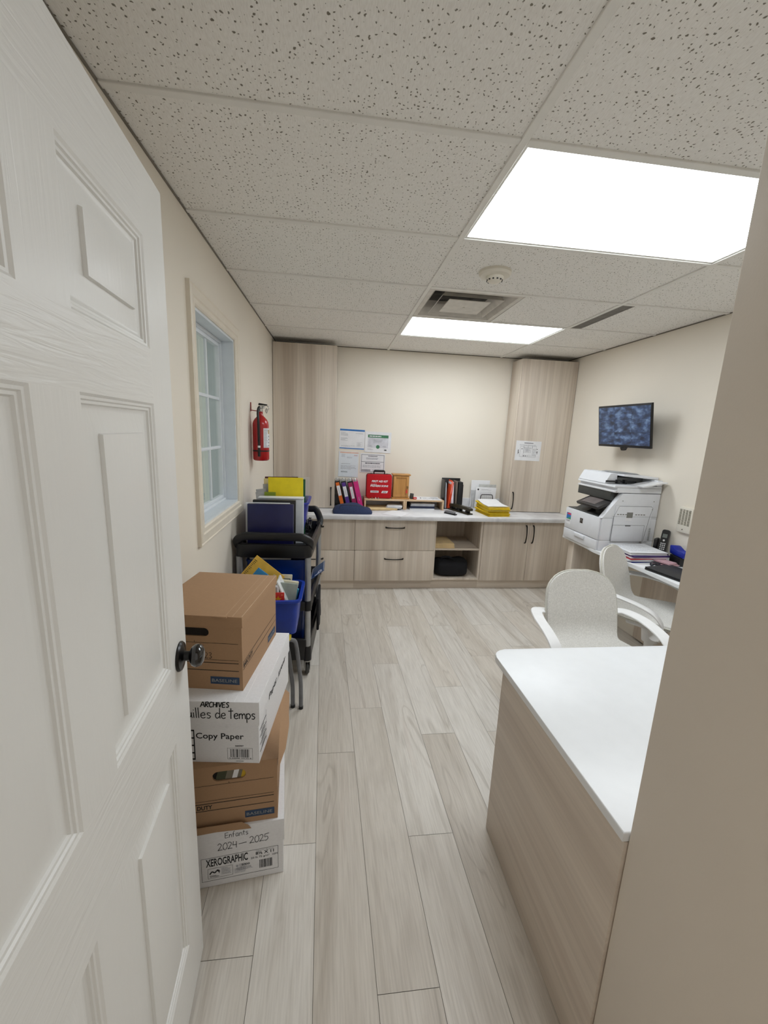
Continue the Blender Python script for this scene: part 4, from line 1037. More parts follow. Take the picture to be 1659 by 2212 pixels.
# navy laptop sleeve
t = thing('laptop_sleeve', 'navy fabric laptop sleeve lying at the left of the counter', 'bag', (-.345, 2.66, CZT))
bm = BM(); nx, ny = 20, 10; W2, D2 = .196, .110
def bagz(u, v):
    e = (1-abs(u)**4)*(1-abs(v)**3); bulge = .050+.026*math.exp(-((u+.1)/.62)**4)+.005*math.sin(u*6+v*2)-.014*max(0, u)
    return e**.36*bulge
T = [[bm.verts.new((u*W2*(1-.06*abs(v)**3), v*D2*(1-.08*abs(u)**4), .012+bagz(u, v))) for v in [-1+2*j/ny for j in range(ny+1)]] for u in [-1+2*i/nx for i in range(nx+1)]]
B = [[bm.verts.new((u*W2*(1-.06*abs(v)**3)*.99, v*D2*(1-.08*abs(u)**4)*.99, 0)) for v in [-1+2*j/ny for j in range(ny+1)]] for u in [-1+2*i/nx for i in range(nx+1)]]
for i in range(nx):
    for j in range(ny):
        bm.faces.new((T[i][j], T[i+1][j], T[i+1][j+1], T[i][j+1])); bm.faces.new((B[i][j+1], B[i+1][j+1], B[i+1][j], B[i][j]))
for i in range(nx):
    bm.faces.new((B[i][0], B[i+1][0], T[i+1][0], T[i][0])); bm.faces.new((T[i][ny], T[i+1][ny], B[i+1][ny], B[i][ny]))
for j in range(ny):
    bm.faces.new((T[0][j], T[0][j+1], B[0][j+1], B[0][j])); bm.faces.new((B[nx][j], B[nx][j+1], T[nx][j+1], T[nx][j]))
obj('sleeve_body', bm, M_NAVYCLOTH, t, sharp=70)
bm = BM(); sweep(bm, [(u*W2, -.068, .013+bagz(u, -.65)) for u in [-.62+1.2*k/14 for k in range(15)]], .0028, 6); sweep(bm, [(-.62*W2, -.070, .013+bagz(-.62, -.66)), (-.64*W2, -.085, .012+bagz(-.64, -.8)), (-.64*W2, -.098, .012+bagz(-.64, -.93))], .002, 6)
obj('zipper', bm, mat('dark_zip', (16, 20, 34), .5), t)
# ring binders leaning against the tall cabinet
def ring_binder(lab, xb, th, c, body, label, zl, lean=.235):
    t = thing('ring_binder', lab, 'binder', (xb, 2.955, CZT), 0, 'ring binders leaning by the tall cabinet')
    R = Matrix.Translation((0, 0, .002+th*.5*math.sin(abs(lean)))) @ Matrix.Rotation(-lean, 4, 'Y')
    h = .283; y0, y1 = -.115, .125
    bm = BM(); box(bm, -th/2, -th/2+.004, y0+.004, y1, 0, h, m=R); box(bm, th/2-.004, th/2, y0+.004, y1, 0, h, m=R, mi=2 if body is None else 0); box(bm, -th/2, th/2, y0, y0+.0038, 0, h, m=R)
    obj('cover', bm, [M_BLACKP if body is None or body == 0 else body], t)
    bm = BM(); box(bm, -th/2+.006, th/2-.006, y0+.02, y1-.01, .006, h-.012, m=R); obj('pages', bm, M_PAPER, t)
    p = Print((0, 0, 0), (1, 0, 0), (0, 0, 1)); hw = th/2-.007
    p.rect(-hw, .012, hw, h-.014, 0)
    for v in p.bm.verts: v.co = R @ Vector((v.co.x, y0-.0006, v.co.z))
    p.done('spine_insert', c, t)
    p = Print((0, 0, 0), (1, 0, 0), (0, 0, 1)); p.rect(-hw*label, zl[0], hw*label, zl[1]); p.rect(-hw*.15, zl[0]+.02, hw*.1, zl[1]-.02, 1)
    for v in p.bm.verts: v.co = R @ Vector((v.co.x, y0-.0012 if v.index >= -1 else 0, v.co.z))
    p.bm.verts.ensure_lookup_table()
    for f in p.bm.faces:
        if f.material_index == 1:
            for v in f.verts: v.co += Vector((0, -.0005, 0))
    p.done('spine_label', [M_PAPER, mat('pale_grey_print', (190, 190, 196), .8)], t)
    bm = BM()
    for q in (-.03, .02, .06): sweep(bm, [R @ Vector((-th*.3, q, h-.004)), R @ Vector((-th*.1, q, h+.012)), R @ Vector((th*.2, q, h+.010)), R @ Vector((th*.32, q, h-.006))], .0015, 6)
    box(bm, -.006, .006, -.05, .08, h-.03, h-.002, m=R); sweep(bm, [R @ Vector((-th*.3, -.04, h-.004)), R @ Vector((-th*.3, .07, h-.004))], .0015, 6, smooth=0); obj('rings', bm, M_STEEL, t); return t
ring_binder('black ring binder with orange spine, leftmost beside the cabinet', -.436, .050, mat('orange_insert', (226, 110, 32), .6), 0, .9, (.13, .235))
ring_binder('black ring binder with purple spine, second from left', -.373, .052, mat('purple_insert', (86, 52, 140), .6), 0, .9, (.12, .228))
ring_binder('dark magenta ring binder with white spine label, third from left', -.306, .058, mat('magenta_insert', (156, 36, 88), .5), 0, .62, (.10, .225))
ring_binder('bright pink ring binder rightmost of the leaning row', -.2475, .050, mat('pink_insert', (214, 44, 128), .45, var=.04), mat('pink_cover', (206, 44, 122), .45, var=.04), .001, (.10, .101))
# desktop riser
rx0, rx1, ry0, ry1 = -.215, .632, 2.835, 3.075
t = thing('desktop_riser', 'low wooden two compartment riser shelf at the middle of the counter', 'shelf', (.2, 2.95, CZT))
bm = BM(); box(bm, rx0-.2, .214-.2, ry0-2.95, ry1-2.95, .090, .106, r=.001); box(bm, .2145-.2, rx1-.2, ry0-2.95, ry1-2.95, .090, .106, r=.001); obj('top_board', bm, M_BIRCH, t)
for x in (rx0, .197, .2155, rx1-.016):
    bm = BM(); box(bm, x-.2, x-.2+.016, ry0-2.95, ry1-2.95, 0, .0895, r=.001); obj('upright', bm, M_BIRCH, t)
RT = CZT+.1068
# first aid kit
t = thing('first_aid_kit', 'red soft first aid kit standing on the riser shelf', 'first aid kit', (-.063, 2.92, RT))
bm = BM(); prism(bm, rring(-.131, .131, .004, .252, .020), -.045, .045, 'y')
bmesh.ops.bevel(bm, geom=[e for e in bm.edges if abs(e.verts[0].co.y-e.verts[1].co.y) < 1e-6], offset=.006, segments=3, affect='EDGES', profile=.5)
obj('case_shell', bm, M_REDCLOTH, t, sharp=60)
bm = BM(); n = rring(-.132, .132, .003, .253, .021); sweep(bm, [(x, .008, z) for x, z in n]+[(n[0][0], .008, n[0][1])], .004, 8, smooth=0); obj('zipper_trim', bm, M_BLACKP, t)
bm = BM(); sweep(bm, [(-.056, 0, .252), (-.056, 0, .272), (-.046, 0, .286), (.046, 0, .286), (.056, 0, .272), (.056, 0, .252)], .0065, 10, smooth=4)
box(bm, -.054, .054, -.012, .012, .276, .297, r=.007); box(bm, -.098, -.070, -.016, .016, .2525, .259, r=.002); box(bm, .070, .098, -.016, .016, .2525, .259, r=.002); obj('handle', bm, M_BLACKP, t)
p = Print((0, -.0457, 0), (1, 0, 0), (0, 0, 1))
p.text('FIRST AID KIT', .004, .172, width=.166, cap=.019, bold=.035, slant=.18, align='c')
p.text('TROUSSE DE', -.088, .146, width=.06, cap=.007, bold=.02, slant=.18)
p.text('PREMIERS SOINS', .0, .124, width=.186, cap=.018, bold=.035, slant=.18, align='c')
p.rect(-.090, .062, -.004, .082, 0); p.disc(-.080, .072, .004, 1); p.lines(-.070, .066, -.01, .078, 1, 1, h=.6)
p.poly([(.024, .058), (.086, .058), (.096, .082), (.034, .082)], 0); p.text('safety', .038, .0645, width=.04, cap=.012, bold=.02, slant=.25, mi=1)
p.bm.verts.ensure_lookup_table()
for f in p.bm.faces:
    if f.material_index == 1:
        for v in f.verts: v.co += Vector((0, -.0004, 0))
p.done('printed_lettering', [M_PAPER, mat('print_brown_grey', (120, 80, 80), .7)], t)
# key cabinet
t = thing('key_cabinet', 'small oak key cabinet next to the first aid kit', 'key cabinet', (.168, 2.92, RT))
bm = BM(); box(bm, -.085, .085, -.035, .055, .016, .248, r=.001); obj('body', bm, M_OAK, t)
bm = BM(); box(bm, -.094, .098, -.056, .062, .248, .262, r=.003); obj('top_board', bm, M_OAK, t)
bm = BM(); box(bm, -.093, .092, -.054, .060, 0, .0155, r=.003); obj('base_board', bm, M_OAK, t)
bm = BM(); 
for a in ((-.080, -.056, .020, .244), (.056, .080, .020, .244), (-.056, .056, .020, .046), (-.056, .056, .222, .244)): box(bm, a[0], a[1], -.050, -.0355, a[2], a[3], r=.0015)
box(bm, -.057, .057, -.044, -.036, .045, .223); d = obj('door', bm, M_OAK, t)
bm = BM(); lathe(bm, [(.006, -.0505), (.006, -.054), (.002, -.055)], (.068, 0, .135), 'y', 12); sweep(bm, [(.068, -.055, .135), (.068, -.060, .128), (.066, -.058, .105)], .0022, 6); sweep(bm, [(.060, -.060, .130), (.068, -.066, .138), (.076, -.060, .130), (.068, -.056, .12), (.060, -.060, .130)], .0012, 6); obj('key', bm, mat('brass_key', (150, 120, 80), .3, .8), d)
bm = BM(); prism(bm, [(.050, .066), (.068, .066), (.066, .094), (.060, .108), (.054, .094)], -.060, -.057, 'y'); obj('key_tag', bm, mat('coral_tag', (226, 66, 60), .5), d)
slab('card_box', 'small dark grey box leaning beside the key cabinet', 'box', (.290, 2.895, RT+.002), .036, .056, .030, ry=.12, m=mat('charcoal_card', (66, 66, 62), .6))
t = thing('stamp', 'small red and white stamp next to the grey box', 'stamp', (.325, 2.885, RT))
bm = BM(); box(bm, -.019, .019, -.012, .012, 0, .022, r=.003); obj('stamp_body', bm, mat('stamp_red', (206, 44, 40), .4), t)
bm = BM(); box(bm, -.012, .012, -.013, -.0121, .008, .013); obj('window_strip', bm, M_PAPER, t)
for nm, lab, x, c, cat in (('push_pin', 'tiny red pin on the riser edge, leftmost', -.165, (190, 40, 40), 'pin'), ('push_pin', 'tiny brass coloured pin second on the riser edge', -.135, (150, 130, 90), 'pin'), ('push_pin', 'tiny white pin third on the riser edge', -.098, (236, 236, 236), 'pin'), ('push_pin', 'tiny clear grey pin rightmost on the riser edge', -.070, (170, 170, 166), 'pin')):
    bm = BM(); lathe(bm, [(.001, 0), (.006, .001), (.004, .006), (.0035, .012), (.006, .015), (.001, .017)], seg=12); o = obj(nm, bm, mat('pin_%d_%d' % c[:2], c, .4)); o.location = (x, 2.850, RT); tag(o, lab, cat, 'pins in front of the first aid kit')
# sheets on the riser
def sheets(name, lab, cat, c, w, d, h, rz, m, group=None, draw=None, mats=None, r=.0008, sag=0, n=1, jit=0):
    bm = BM(); Rz = Matrix.Rotation(rz, 4, 'Z'); rr = random.Random(hash(lab) % 1000)
    for k in range(n):
        z0 = h*k/n; M2 = Rz @ Matrix.Translation((rr.uniform(-jit, jit), rr.uniform(-jit, jit), 0)) @ Matrix.Rotation(rr.uniform(-jit, jit)*2, 4, 'Z')
        box(bm, -w/2, w/2, -d/2, d/2, z0, z0+h/n*(.86 if n > 1 else 1), r=r if r < h/n*.4 else 0, m=M2)
    o = obj(name, bm, m); o.location = c; tag(o, lab, cat, group)
    if draw:
        p = Print((0, 0, h+.0005), (1, 0, 0), (0, 1, 0)); draw(p, w/2, d/2)
        for v in p.bm.verts: v.co = Rz @ v.co
        p.done('print', mats, o)
    return o
def dd(p, w, h):
    p.text('?', -w*.62, -.02, cap=.05, bold=.03); p.lines(-w*.4, -.06, w*.0, .05, 5, 1, rng=rn); p.text('oOo', w*.05, -.03, width=.10, cap=.03, bold=.03); p.lines(w*.3, -h+.02, w*.9, h-.02, 4, 1, rng=rn)
sheets('booklet', 'white printed booklet lying on the right of riser shelf', 'booklet', (.475, 2.945, RT), .272, .21, .003, -.03, M_PAPER, None, dd, [M_INK, M_GREYINK])
# inside the riser
GI = 'papers under the riser shelf'
sheets('folder', 'cream manila folder sticking out under the riser, leftmost', 'folder', (-.030, 2.885, CZT), .29, .235, .016, .12, M_MANILA, GI, n=4, jit=.006)
sheets('paper_pile', 'loose white papers beside the manila folder under the riser', 'papers', (.115, 2.905, CZT+.0165), .150, .19, .024, -.25, M_PAPER, GI, n=6, jit=.010)
sheets('notebook', 'white edged spiral notebook lowest under right riser half', 'notebook', (.405, 2.955, CZT), .265, .215, .014, 0, M_PAPER, GI, n=3, jit=.003)
def spiral(o, w, d, h, n=16):
    bm = BM()
    for k in range(n):
        y = -d/2+d*(k+.5)/n
        pts = [(-w/2+.006*math.cos(a)-.002, y, h/2+(h*.5+.003)*math.sin(a)) for a in [2*PI*q/10 for q in range(11)]]
        sweep(bm, pts, .0011, 5, smooth=0, cap=False)
    return obj('spiral_wire', bm, M_BLACKM, o)
o = sheets('notebook', 'navy notebook in the middle of the riser stack', 'notebook', (.405, 2.957, CZT+.0145), .262, .215, .022, .01, mat('dark_navy_cover', (24, 32, 62), .5), GI); spiral(o, .262, .215, .022)
o = sheets('notebook', 'grey white notebook on top of the navy one under riser', 'notebook', (.41, 2.96, CZT+.037), .255, .205, .026, -.01, mat('grey_pages', (204, 206, 210), .7), GI, n=4, jit=.002); spiral(o, .262, .205, .026)
sheets('paper_sheet', 'single loose white sheet at the front of the counter', 'paper', (.097, 2.638, CZT), .215, .24, .0012, -.62, M_PAPER)
# magazine file
t = thing('magazine_file', 'black upright magazine file full of folders on the counter', 'magazine file', (.760, 3.0, CZT))
bm = BM(); box(bm, -.105, .105, .07, .076, .001, .325, r=.002); box(bm, -.105, .105, -.075, .07, 0, .005); box(bm, -.105, -.100, -.075, .07, .005, .315, r=.001); box(bm, .100, .105, -.06, .07, .005, .27, r=.001)
obj('holder', bm, M_BLACKP, t)
MG = 'folders in the black magazine file'
for lab, x, wd, th, h, ry, c, cat in (
        ('grey leaflets at far left in the magazine file', .672, .006, .105, .285, .02, (170, 172, 180), 'leaflet'), ('pale leaflet beside the grey one in the file', .684, .005, .105, .275, .05, (214, 214, 220), 'leaflet'),
        ('orange folder left of two in the magazine file', .706, .010, .115, .305, -.09, (232, 84, 40), 'folder'), ('orange folder right of two in the magazine file', .720, .010, .115, .290, -.09, (222, 70, 34), 'folder'),
        ('white pinkish papers beside the orange folders in the file', .752, .028, .11, .290, .05, (226, 218, 228), 'papers'), ('taupe edged binder in the magazine file', .789, .018, .12, .298, .01, (112, 100, 90), 'binder'), ('thick black binder at the right of the magazine file', .823, .046, .13, .292, -.02, (18, 18, 20), 'binder')):
    bm = BM(); Rr = Matrix.Rotation(-ry, 4, 'Y'); box(bm, -wd/2, wd/2, -th/2-.02, th/2-.01, 0, h, r=.0015, m=Rr)
    o = obj('folder' if cat == 'folder' else cat.replace(' ', '_'), bm, mat('file_%d_%d_%d' % c, c, .6)); o.location = (x, 3.0, CZT+.0062); tag(o, lab, cat, MG)
# punches
t = thing('hole_punch', 'long olive black three hole punch on the counter', 'hole punch', (.795, 2.775, CZT), math.radians(-68))
MO = mat('olive_metal', (62, 58, 44), .35, .5)
bm = BM(); box(bm, -.165, .165, -.034, .034, 0, .012, r=.003); obj('base', bm, MO, t)
bm = BM(); prism(bm, [(-.165, .040), (.165, .040), (.165, .062), (.120, .070), (-.120, .070), (-.165, .062)], -.016, .030, 'y'); obj('lever', bm, MO, t)
for x in (-.12, 0, .12):
    bm = BM(); box(bm, x-.014, x+.014, -.022, .024, .0125, .0395, r=.002); obj('punch_head', bm, M_BLACKM, t)
t = thing('stapler', 'small grey and black stapler at the counter edge', 'stapler', (.655, 2.645, CZT), math.radians(-52))
bm = BM(); box(bm, -.07, .07, -.020, .020, 0, .010, r=.003); obj('base', bm, M_BLACKP, t)
bm = BM(); prism(bm, [(-.066, .012), (.052, .012), (.058, .024), (.030, .036), (-.050, .034), (-.066, .026)], -.016, .016, 'y'); bmesh.ops.bevel(bm, geom=list(bm.edges), offset=.003, segments=2, affect='EDGES', profile=.5); obj('arm', bm, mat('mid_grey_plastic', (120, 120, 122), .4), t)
# letter holder with standing papers
t = thing('letter_holder', 'black wire letter holder in front of standing white papers', 'letter holder', (1.16, 2.995, CZT))
bm = BM(); sweep(bm, [(-.075, 0, .001), (-.072, 0, .10), (-.065, .002, .148), (-.045, .003, .158), (.045, .003, .158), (.065, .002, .148), (.072, 0, .10), (.075, 0, .001)], .004, 8, smooth=3); box(bm, -.08, .08, 0, .088, 0, .003); sweep(bm, [(-.075, .085, .001), (-.07, .085, .2), (.07, .085, .2), (.075, .085, .001)], .003, 8, smooth=0)
obj('wire_frame', bm, M_BLACKM, t)
LG = 'papers standing in the letter holder'
o = slab('paper_sheet', 'white sheet tallest at the back of the letter holder', 'paper', (1.103, 3.066, CZT+.004), .215, .305, .004, rx=0, m=M_PAPER, group=LG)
o = slab('paper_pile', 'grey topped bundle second from back in the letter holder', 'papers', (1.18, 3.048, CZT+.004), .20, .262, .006, m=mat('silver_grey_paper', (186, 186, 182), .6), group=LG)
o = slab('form_sheet', 'white printed calendar form at the front of the letter holder', 'paper', (1.152, 3.020, CZT+.004), .235, .232, .010, m=M_PAPER, group=LG, ry=.02)
p = Print((0, -.0008, 0), (1, 0, 0), (0, 0, 1)); p.disc(-.088, .208, .010); p.lines(-.05, .20, .07, .212, 2, 1, rng=rn); p.frame(-.058, .05, .062, .178, .0012, 1)
for k in range(5): p.rect(-.058, .075+k*.022, .062, .0762+k*.022, 1)
for k in range(4): p.rect(-.034+k*.024, .05, -.033+k*.024, .165, 1)
p.done('print', [M_INK, M_GREYINK], o)
slab('paper_pile', 'thin bundle of white papers left of the calendar form', 'papers', (1.048, 3.052, CZT+.0), .075, .20, .012, m=mat('pale_grey_paper', (190, 190, 190), .8), ry=-.05, group=LG)
# yellow file folders
YG = 'yellow file folders piled on the counter'
labs = ['lowest yellow file folder of the pile on the counter', 'second yellow folder from the bottom of the pile', 'third yellow folder from the bottom of the pile', 'fourth yellow folder, middle of the pile', 'fifth yellow folder, just above the middle of the pile', 'second yellow folder from the top of the pile', 'topmost yellow folder under the white sheets']
rr = random.Random(5); z = CZT
for k, lab in enumerate(labs):
    h = .0135; w, d = .236, .315; ox, oy, rz = rr.uniform(-.008, .008), rr.uniform(-.010, .010), math.radians(5+rr.uniform(-3, 3))
    bm = BM(); ny = 6
    Rz = Matrix.Rotation(rz, 4, 'Z')
    def fz(v): return (.0045*k)*max(0, (v+.2))**1.3*.55
    for q in range(3):
        L = []
        zq0 = q*h/3; zq1 = zq0+h/3*(.55 if q != 1 else .8); ins = .006 if q == 1 else 0
        for j in range(ny+1):
            v = -1+2*j/ny; y = v*(d/2-ins)
            L.append([bm.verts.new(Rz @ Vector((x, y, zz+fz(v)))) for x in (-w/2+ins, w/2-ins) for zz in (zq0, zq1)])
        for a, b in zip(L, L[1:]):
            for f in ((a[0], b[0], b[2], a[2]), (a[1], a[3], b[3], b[1]), (a[0], a[1], b[1], b[0]), (a[2], b[2], b[3], a[3])): bm.faces.new(f).material_index = 1 if q == 1 else 0
        for a in (L[0], L[-1]): bm.faces.new((a[0], a[2], a[3], a[1])).material_index = 1 if q == 1 else 0
    bm2 = bm; o = obj('file_folder', bm2, [M_FOLDERY, M_PAPER if k in (4, 6) else M_FOLDERY]); o.location = (1.122+ox, 2.712+oy, z); tag(o, lab, 'folder', YG); z += h+.0004
bm = BM(); Rz = Matrix.Rotation(math.radians(3), 4, 'Z'); L = []
for j in range(9):
    v = -1+2*j/8; L.append([bm.verts.new(Rz @ Vector((x, v*.145, zz+(.027*.55)*max(0, v+.2)**1.3+.004+.006*max(0, v)))) for x in (-.108, .108) for zz in (0, .006)])
for a, b in zip(L, L[1:]):
    for f in ((a[0], b[0], b[2], a[2]), (a[1], a[3], b[3], b[1]), (a[0], a[1], b[1], b[0]), (a[2], b[2], b[3], a[3])): bm.faces.new(f)
for a in (L[0], L[-1]): bm.faces.new((a[0], a[2], a[3], a[1]))
o = obj('paper_pile', bm, M_PAPER); o.location = (1.118, 2.715, z-.001); tag(o, 'white printed sheets lying on the yellow folder pile', 'papers')
# open shelf contents
SG = 'manila envelopes on the open cabinet shelf'
for k, lab in enumerate(('lowest manila envelope on the open cabinet shelf', 'middle manila envelope on the open cabinet shelf', 'topmost manila envelope on the open cabinet shelf')):
    sheets('envelope', lab, 'envelope', (.605-k*.004, 2.712+k*.003, .4368+k*.0172), .205, .27, .0165, .02*(k-1), M_MANILA, SG, n=3, jit=.004)
t = thing('duffel_bag', 'black soft bag stuffed in the bottom of the open cabinet', 'bag', (.715, 2.72, .1187))
bm = BM(); nu, nv = 28, 14
V = []
for i in range(nu):
    a = 2*PI*i/nu; row = []
    for j in range(nv+1):
        b = -PI/2+PI*j/nv
        e = .5; cx = math.copysign(abs(math.cos(a))**e, math.cos(a)); sy = math.copysign(abs(math.sin(a))**e, math.sin(a)); cb = abs(math.cos(b))**.45; sb = math.copysign(abs(math.sin(b))**.6, math.sin(b))
        wob = 1+.04*math.sin(3*a+2*b)+.03*math.sin(5*a)
        row.append(bm.verts.new((.182*cx*cb*wob, .13*sy*cb, .085+.083*sb*(1+.12*math.sin(a*2+1)) if sb > 0 else .085+.084*sb)))
    V.append(row)
for i in range(nu):
    for j in range(nv):
        try: bm.faces.new((V[i][j], V[(i+1) % nu][j], V[(i+1) % nu][j+1], V[i][j+1]))
        except ValueError: pass
bmesh.ops.remove_doubles(bm, verts=bm.verts, dist=1e-5)
obj('bag_body', bm, M_BLACKCLOTH, t, sharp=80)
bm = BM(); sweep(bm, [(-.12, -.03, .165), (-.10, -.05, .195), (-.04, -.06, .200), (0, -.05, .178)], .012, 8); obj('strap', bm, M_BLACKCLOTH, t)

# ================================================================ MONITOR
t = thing('wall_monitor', 'black monitor showing nine camera views on the right wall', 'monitor', (1.795, 1.812, 1.705))
Rm = Matrix.Rotation(math.radians(3), 4, 'Z') @ Matrix.Rotation(math.radians(-9), 4, 'Y')
bm = BM(); box(bm, -.010, .008, -.288, .288, -.170, .170, r=.003, m=Rm); obj('housing', bm, M_BLACKP, t)
k = NT('camera_grid_picture'); tc = k.n('TexCoord'); mp = k.n('Mapping'); mp.inputs['Scale'].default_value = (1, 1, 1); k.l(tc.outputs['UV'], mp.inputs[0])
no = k.n('TexNoise', noise_dimensions='3D'); no.inputs['Scale'].default_value = 2.6; no.inputs['Detail'].default_value = 2; no.inputs['Distortion'].default_value = .35; k.l(mp.outputs[0], no.inputs['Vector'])
vo = k.n('TexVoronoi'); vo.inputs['Scale'].default_value = 4; k.l(mp.outputs[0], vo.inputs['Vector'])
r1 = k.ramp(no.outputs[0], [(.32, (34, 50, 78)), (.5, (62, 86, 126)), (.7, (120, 148, 186))])
sp = k.n('SeparateColor'); k.l(vo.outputs['Color'], sp.inputs[0]); r3 = k.ramp(sp.outputs[0], [(.2, (130, 140, 150)), (.8, (255, 255, 255))])
cc = k.mix(.6, r1.outputs[0], r3.outputs[0], 'MULTIPLY')
k.b.inputs['Base Color'].default_value = (.01, .01, .012, 1); k.b.inputs['Roughness'].default_value = .25
k.l(cc, k.b.inputs['Emission Color']); k.b.inputs['Emission Strength'].default_value = .75
bm = BM(); uvl = bm.loops.layers.uv.new('UVMap'); yy = [-.279, -.093, .093, .279]; zz = [-.150, -.048, .054, .156]
for i in range(3):
    for j in range(3):
        vs = [bm.verts.new(Rm @ Vector((-.0108, y, z))) for y, z in ((yy[i], zz[j]), (yy[i], zz[j+1]-.0012), (yy[i+1]-.0012, zz[j+1]-.0012), (yy[i+1]-.0012, zz[j]))]
        f = bm.faces.new(vs)
        for lp, uv in zip(f.loops, ((0, 0), (0, 1), (1, 1), (1, 0))): lp[uvl].uv = (uv[0]+i*3.7, uv[1]+j*5.1)
obj('screen', bm, k.m, t, fixn=False)
bm = BM(); prism(bm, [(-.030, -.172), (.030, -.172), (.018, -.196), (-.012, -.196)], -.008, .015, 'x', m=Rm @ Matrix.Translation((0, -.0, 0))); obj('sensor_tab', bm, M_BLACKP, t)
bm = BM(); sweep(bm, [(.006, 0, 0), (.08, .02, 0), (.12, .0, 0), (.150, 0, 0)], .018, 10); box(bm, .150, XR-1.795-.0005, -.06, .06, -.06, .06, r=.003); box(bm, .0085, .03, -.05, .05, -.05, .05, m=Rm); obj('wall_arm', bm, M_BLACKM, t)
# intercom
t = thing('wall_intercom', 'off white slotted wall speaker box right of the printer', 'intercom', (XR, 1.235, 1.055))
bm = BM(); box(bm, -.022, -.0005, -.06, .055, -.09, .09, r=.004); obj('housing', bm, mat('ivory_plastic', (226, 220, 206), .4), t)
bm = BM()
for c in range(4):
    for r_ in range(15): box(bm, -.0232, -.0219, -.048+c*.025, -.030+c*.025, -.035+r_*.0075, -.031+r_*.0075)
lathe(bm, [(.004, -.0225), (.003, -.026)], (0, .0, -.068), 'x', 12); obj('speaker_slots', bm, mat('slot_olive', (96, 92, 72), .6), t)

# ================================================================ PRINTER
px, py0, py1, pz = 1.482, 1.487, 1.958, .7508
t = thing('photocopier', 'white office photocopier standing on the wall desk', 'photocopier', (px, py0, pz))
D = XR-.012-px; Wd = py1-py0
MP = mat('copier_white', (226, 228, 232), .4, var=.008); MPG = mat('copier_grey', (58, 60, 58), .45)
def bb(nm, a, m=MP, r=.004, par=None):
    bm = BM(); box(bm, *a, r=r); return obj(nm, bm, m, par or t)
bb('lower_body', (.014, D, 0, Wd, .082, .255))
bb('base_body', (.014, D, .003, Wd-.003, 0, .0815))
cs = bb('paper_cassette', (0, .0135, .012, Wd-.004, .0, .078), r=.003)
bb('cassette_grip', (-.012, -.0005, .165, .30, .045, .072), par=cs, r=.003)
fd = bb('front_door', (0, .0135, .012, Wd-.004, .083, .255), r=.003)
bb('badge', (-.0012, -.0004, .215, .252, .165, .205), mat('dark_badge', (66, 60, 54), .3, .5), r=0, par=fd)
p = Print((-.0018, .252, .165), (0, -1, 0), (0, 0, 1)); p.line([(.006, .008), (.018, .034), (.030, .012)], .004); p.done('badge_mark', M_STEEL, fd)
p = Print((-.0006, Wd-.018, .120), (0, -1, 0), (0, 0, 1)); p.rect(0, 0, .075, .118, 0); p.rect(.006, .040, .070, .095, 1); p.poly([(.006, .040), (.07, .040), (.07, .062), (.03, .050)], 3); p.poly([(.006, .080), (.035, .096), (.07, .090), (.07, .078)], 2); p.lines(.008, .02, .066, .034, 2, 4)
for f in p.bm.faces:
    if f.material_index: 
        for v in f.verts: v.co.x -= .0002*f.material_index
p.done('sticker', [M_PAPER, mat('sticker_blue', (50, 120, 190), .5), mat('sticker_red', (214, 50, 90), .5), mat('sticker_green', (60, 150, 110), .5), M_INK], fd)
bb('catch_tray', (.016, .25, .046, Wd-.006, .2555, .262), MPG, r=.001)
bm = BM(); prism(bm, [(.035, .262), (.12, .262), (.11, .285), (.09, .292)], .24, .40, 'y'); obj('tray_ramp', bm, MPG, t)
bm = BM(); prism(bm, [(.0, .2555), (.018, .262), (.148, .448), (D, .448), (D, .2555)], .0, .044, 'y'); bmesh.ops.bevel(bm, geom=list(bm.edges), offset=.003, segments=2, affect='EDGES', profile=.5); sd = obj('side_frame', bm, MP, t)
bb('rear_block', (.26, D, .0445, Wd, .2555, .448))
bb('inner_wall', (.245, .2595, .046, Wd-.004, .2625, .445), MPG, r=0)
# side cover lines and door
sdr = bb('side_door', (.105, .415, -.004, -.0005, .075, .36), MP, r=.003)
p = Print((0, -.0046, 0), (1, 0, 0), (0, 0, 1))
p.line([(.095, .08), (.10, .27), (.135, .352), (.40, .352), (.413, .34), (.398, .272), (.372, .08)], .003, 0, smooth=0); p.line([(.09, .272), (.46, .272)], .0015, 0, smooth=0)
p.rect(.205, .262, .255, .305, 1); p.rect(.198, .240, .248, .262, 2)
for k in range(4): p.rect(.125+k*.022, .284, .140+k*.022, .291, 1); p.rect(.275+k*.022, .284, .290+k*.022, .291, 1)
p.frame(.100, .06, .366, .206, .002, 0); p.rect(.205, .196, .250, .206, 0)
for k in range(14): p.rect(.408+.0, .09+k*.007, .424, .093+k*.007, 1)
p.disc(.155, .392, .004, 1); p.disc(.412, .392, .004, 1); p.disc(.41, .33, .004, 1)
p.rect(.345, .066, .362, .078, 1)
p.done('cover_lines', [mat('panel_gap', (120, 120, 124), .6), mat('vent_grey', (128, 128, 122), .5), M_PAPER], sd)
# control panel
Rp = Matrix.Translation((.062, .175, .352)) @ Matrix.Rotation(math.radians(-24), 4, 'Y')
bm = BM(); box(bm, -.075, .075, -.135, .150, -.012, .012, r=.006, m=Rp); cp = obj('control_panel', bm, mat('panel_charcoal', (44, 42, 42), .4), t)
bm = BM(); box(bm, -.050, .052, -.06, .118, .0122, .0132, m=Rp); obj('touch_screen', bm, mat('grey_screen', (112, 104, 102), .25), cp)
bm = BM(); box(bm, -.02, .13, -.04, .06, -.060, -.0125, r=.004, m=Rp); obj('panel_arm', bm, MPG, cp)
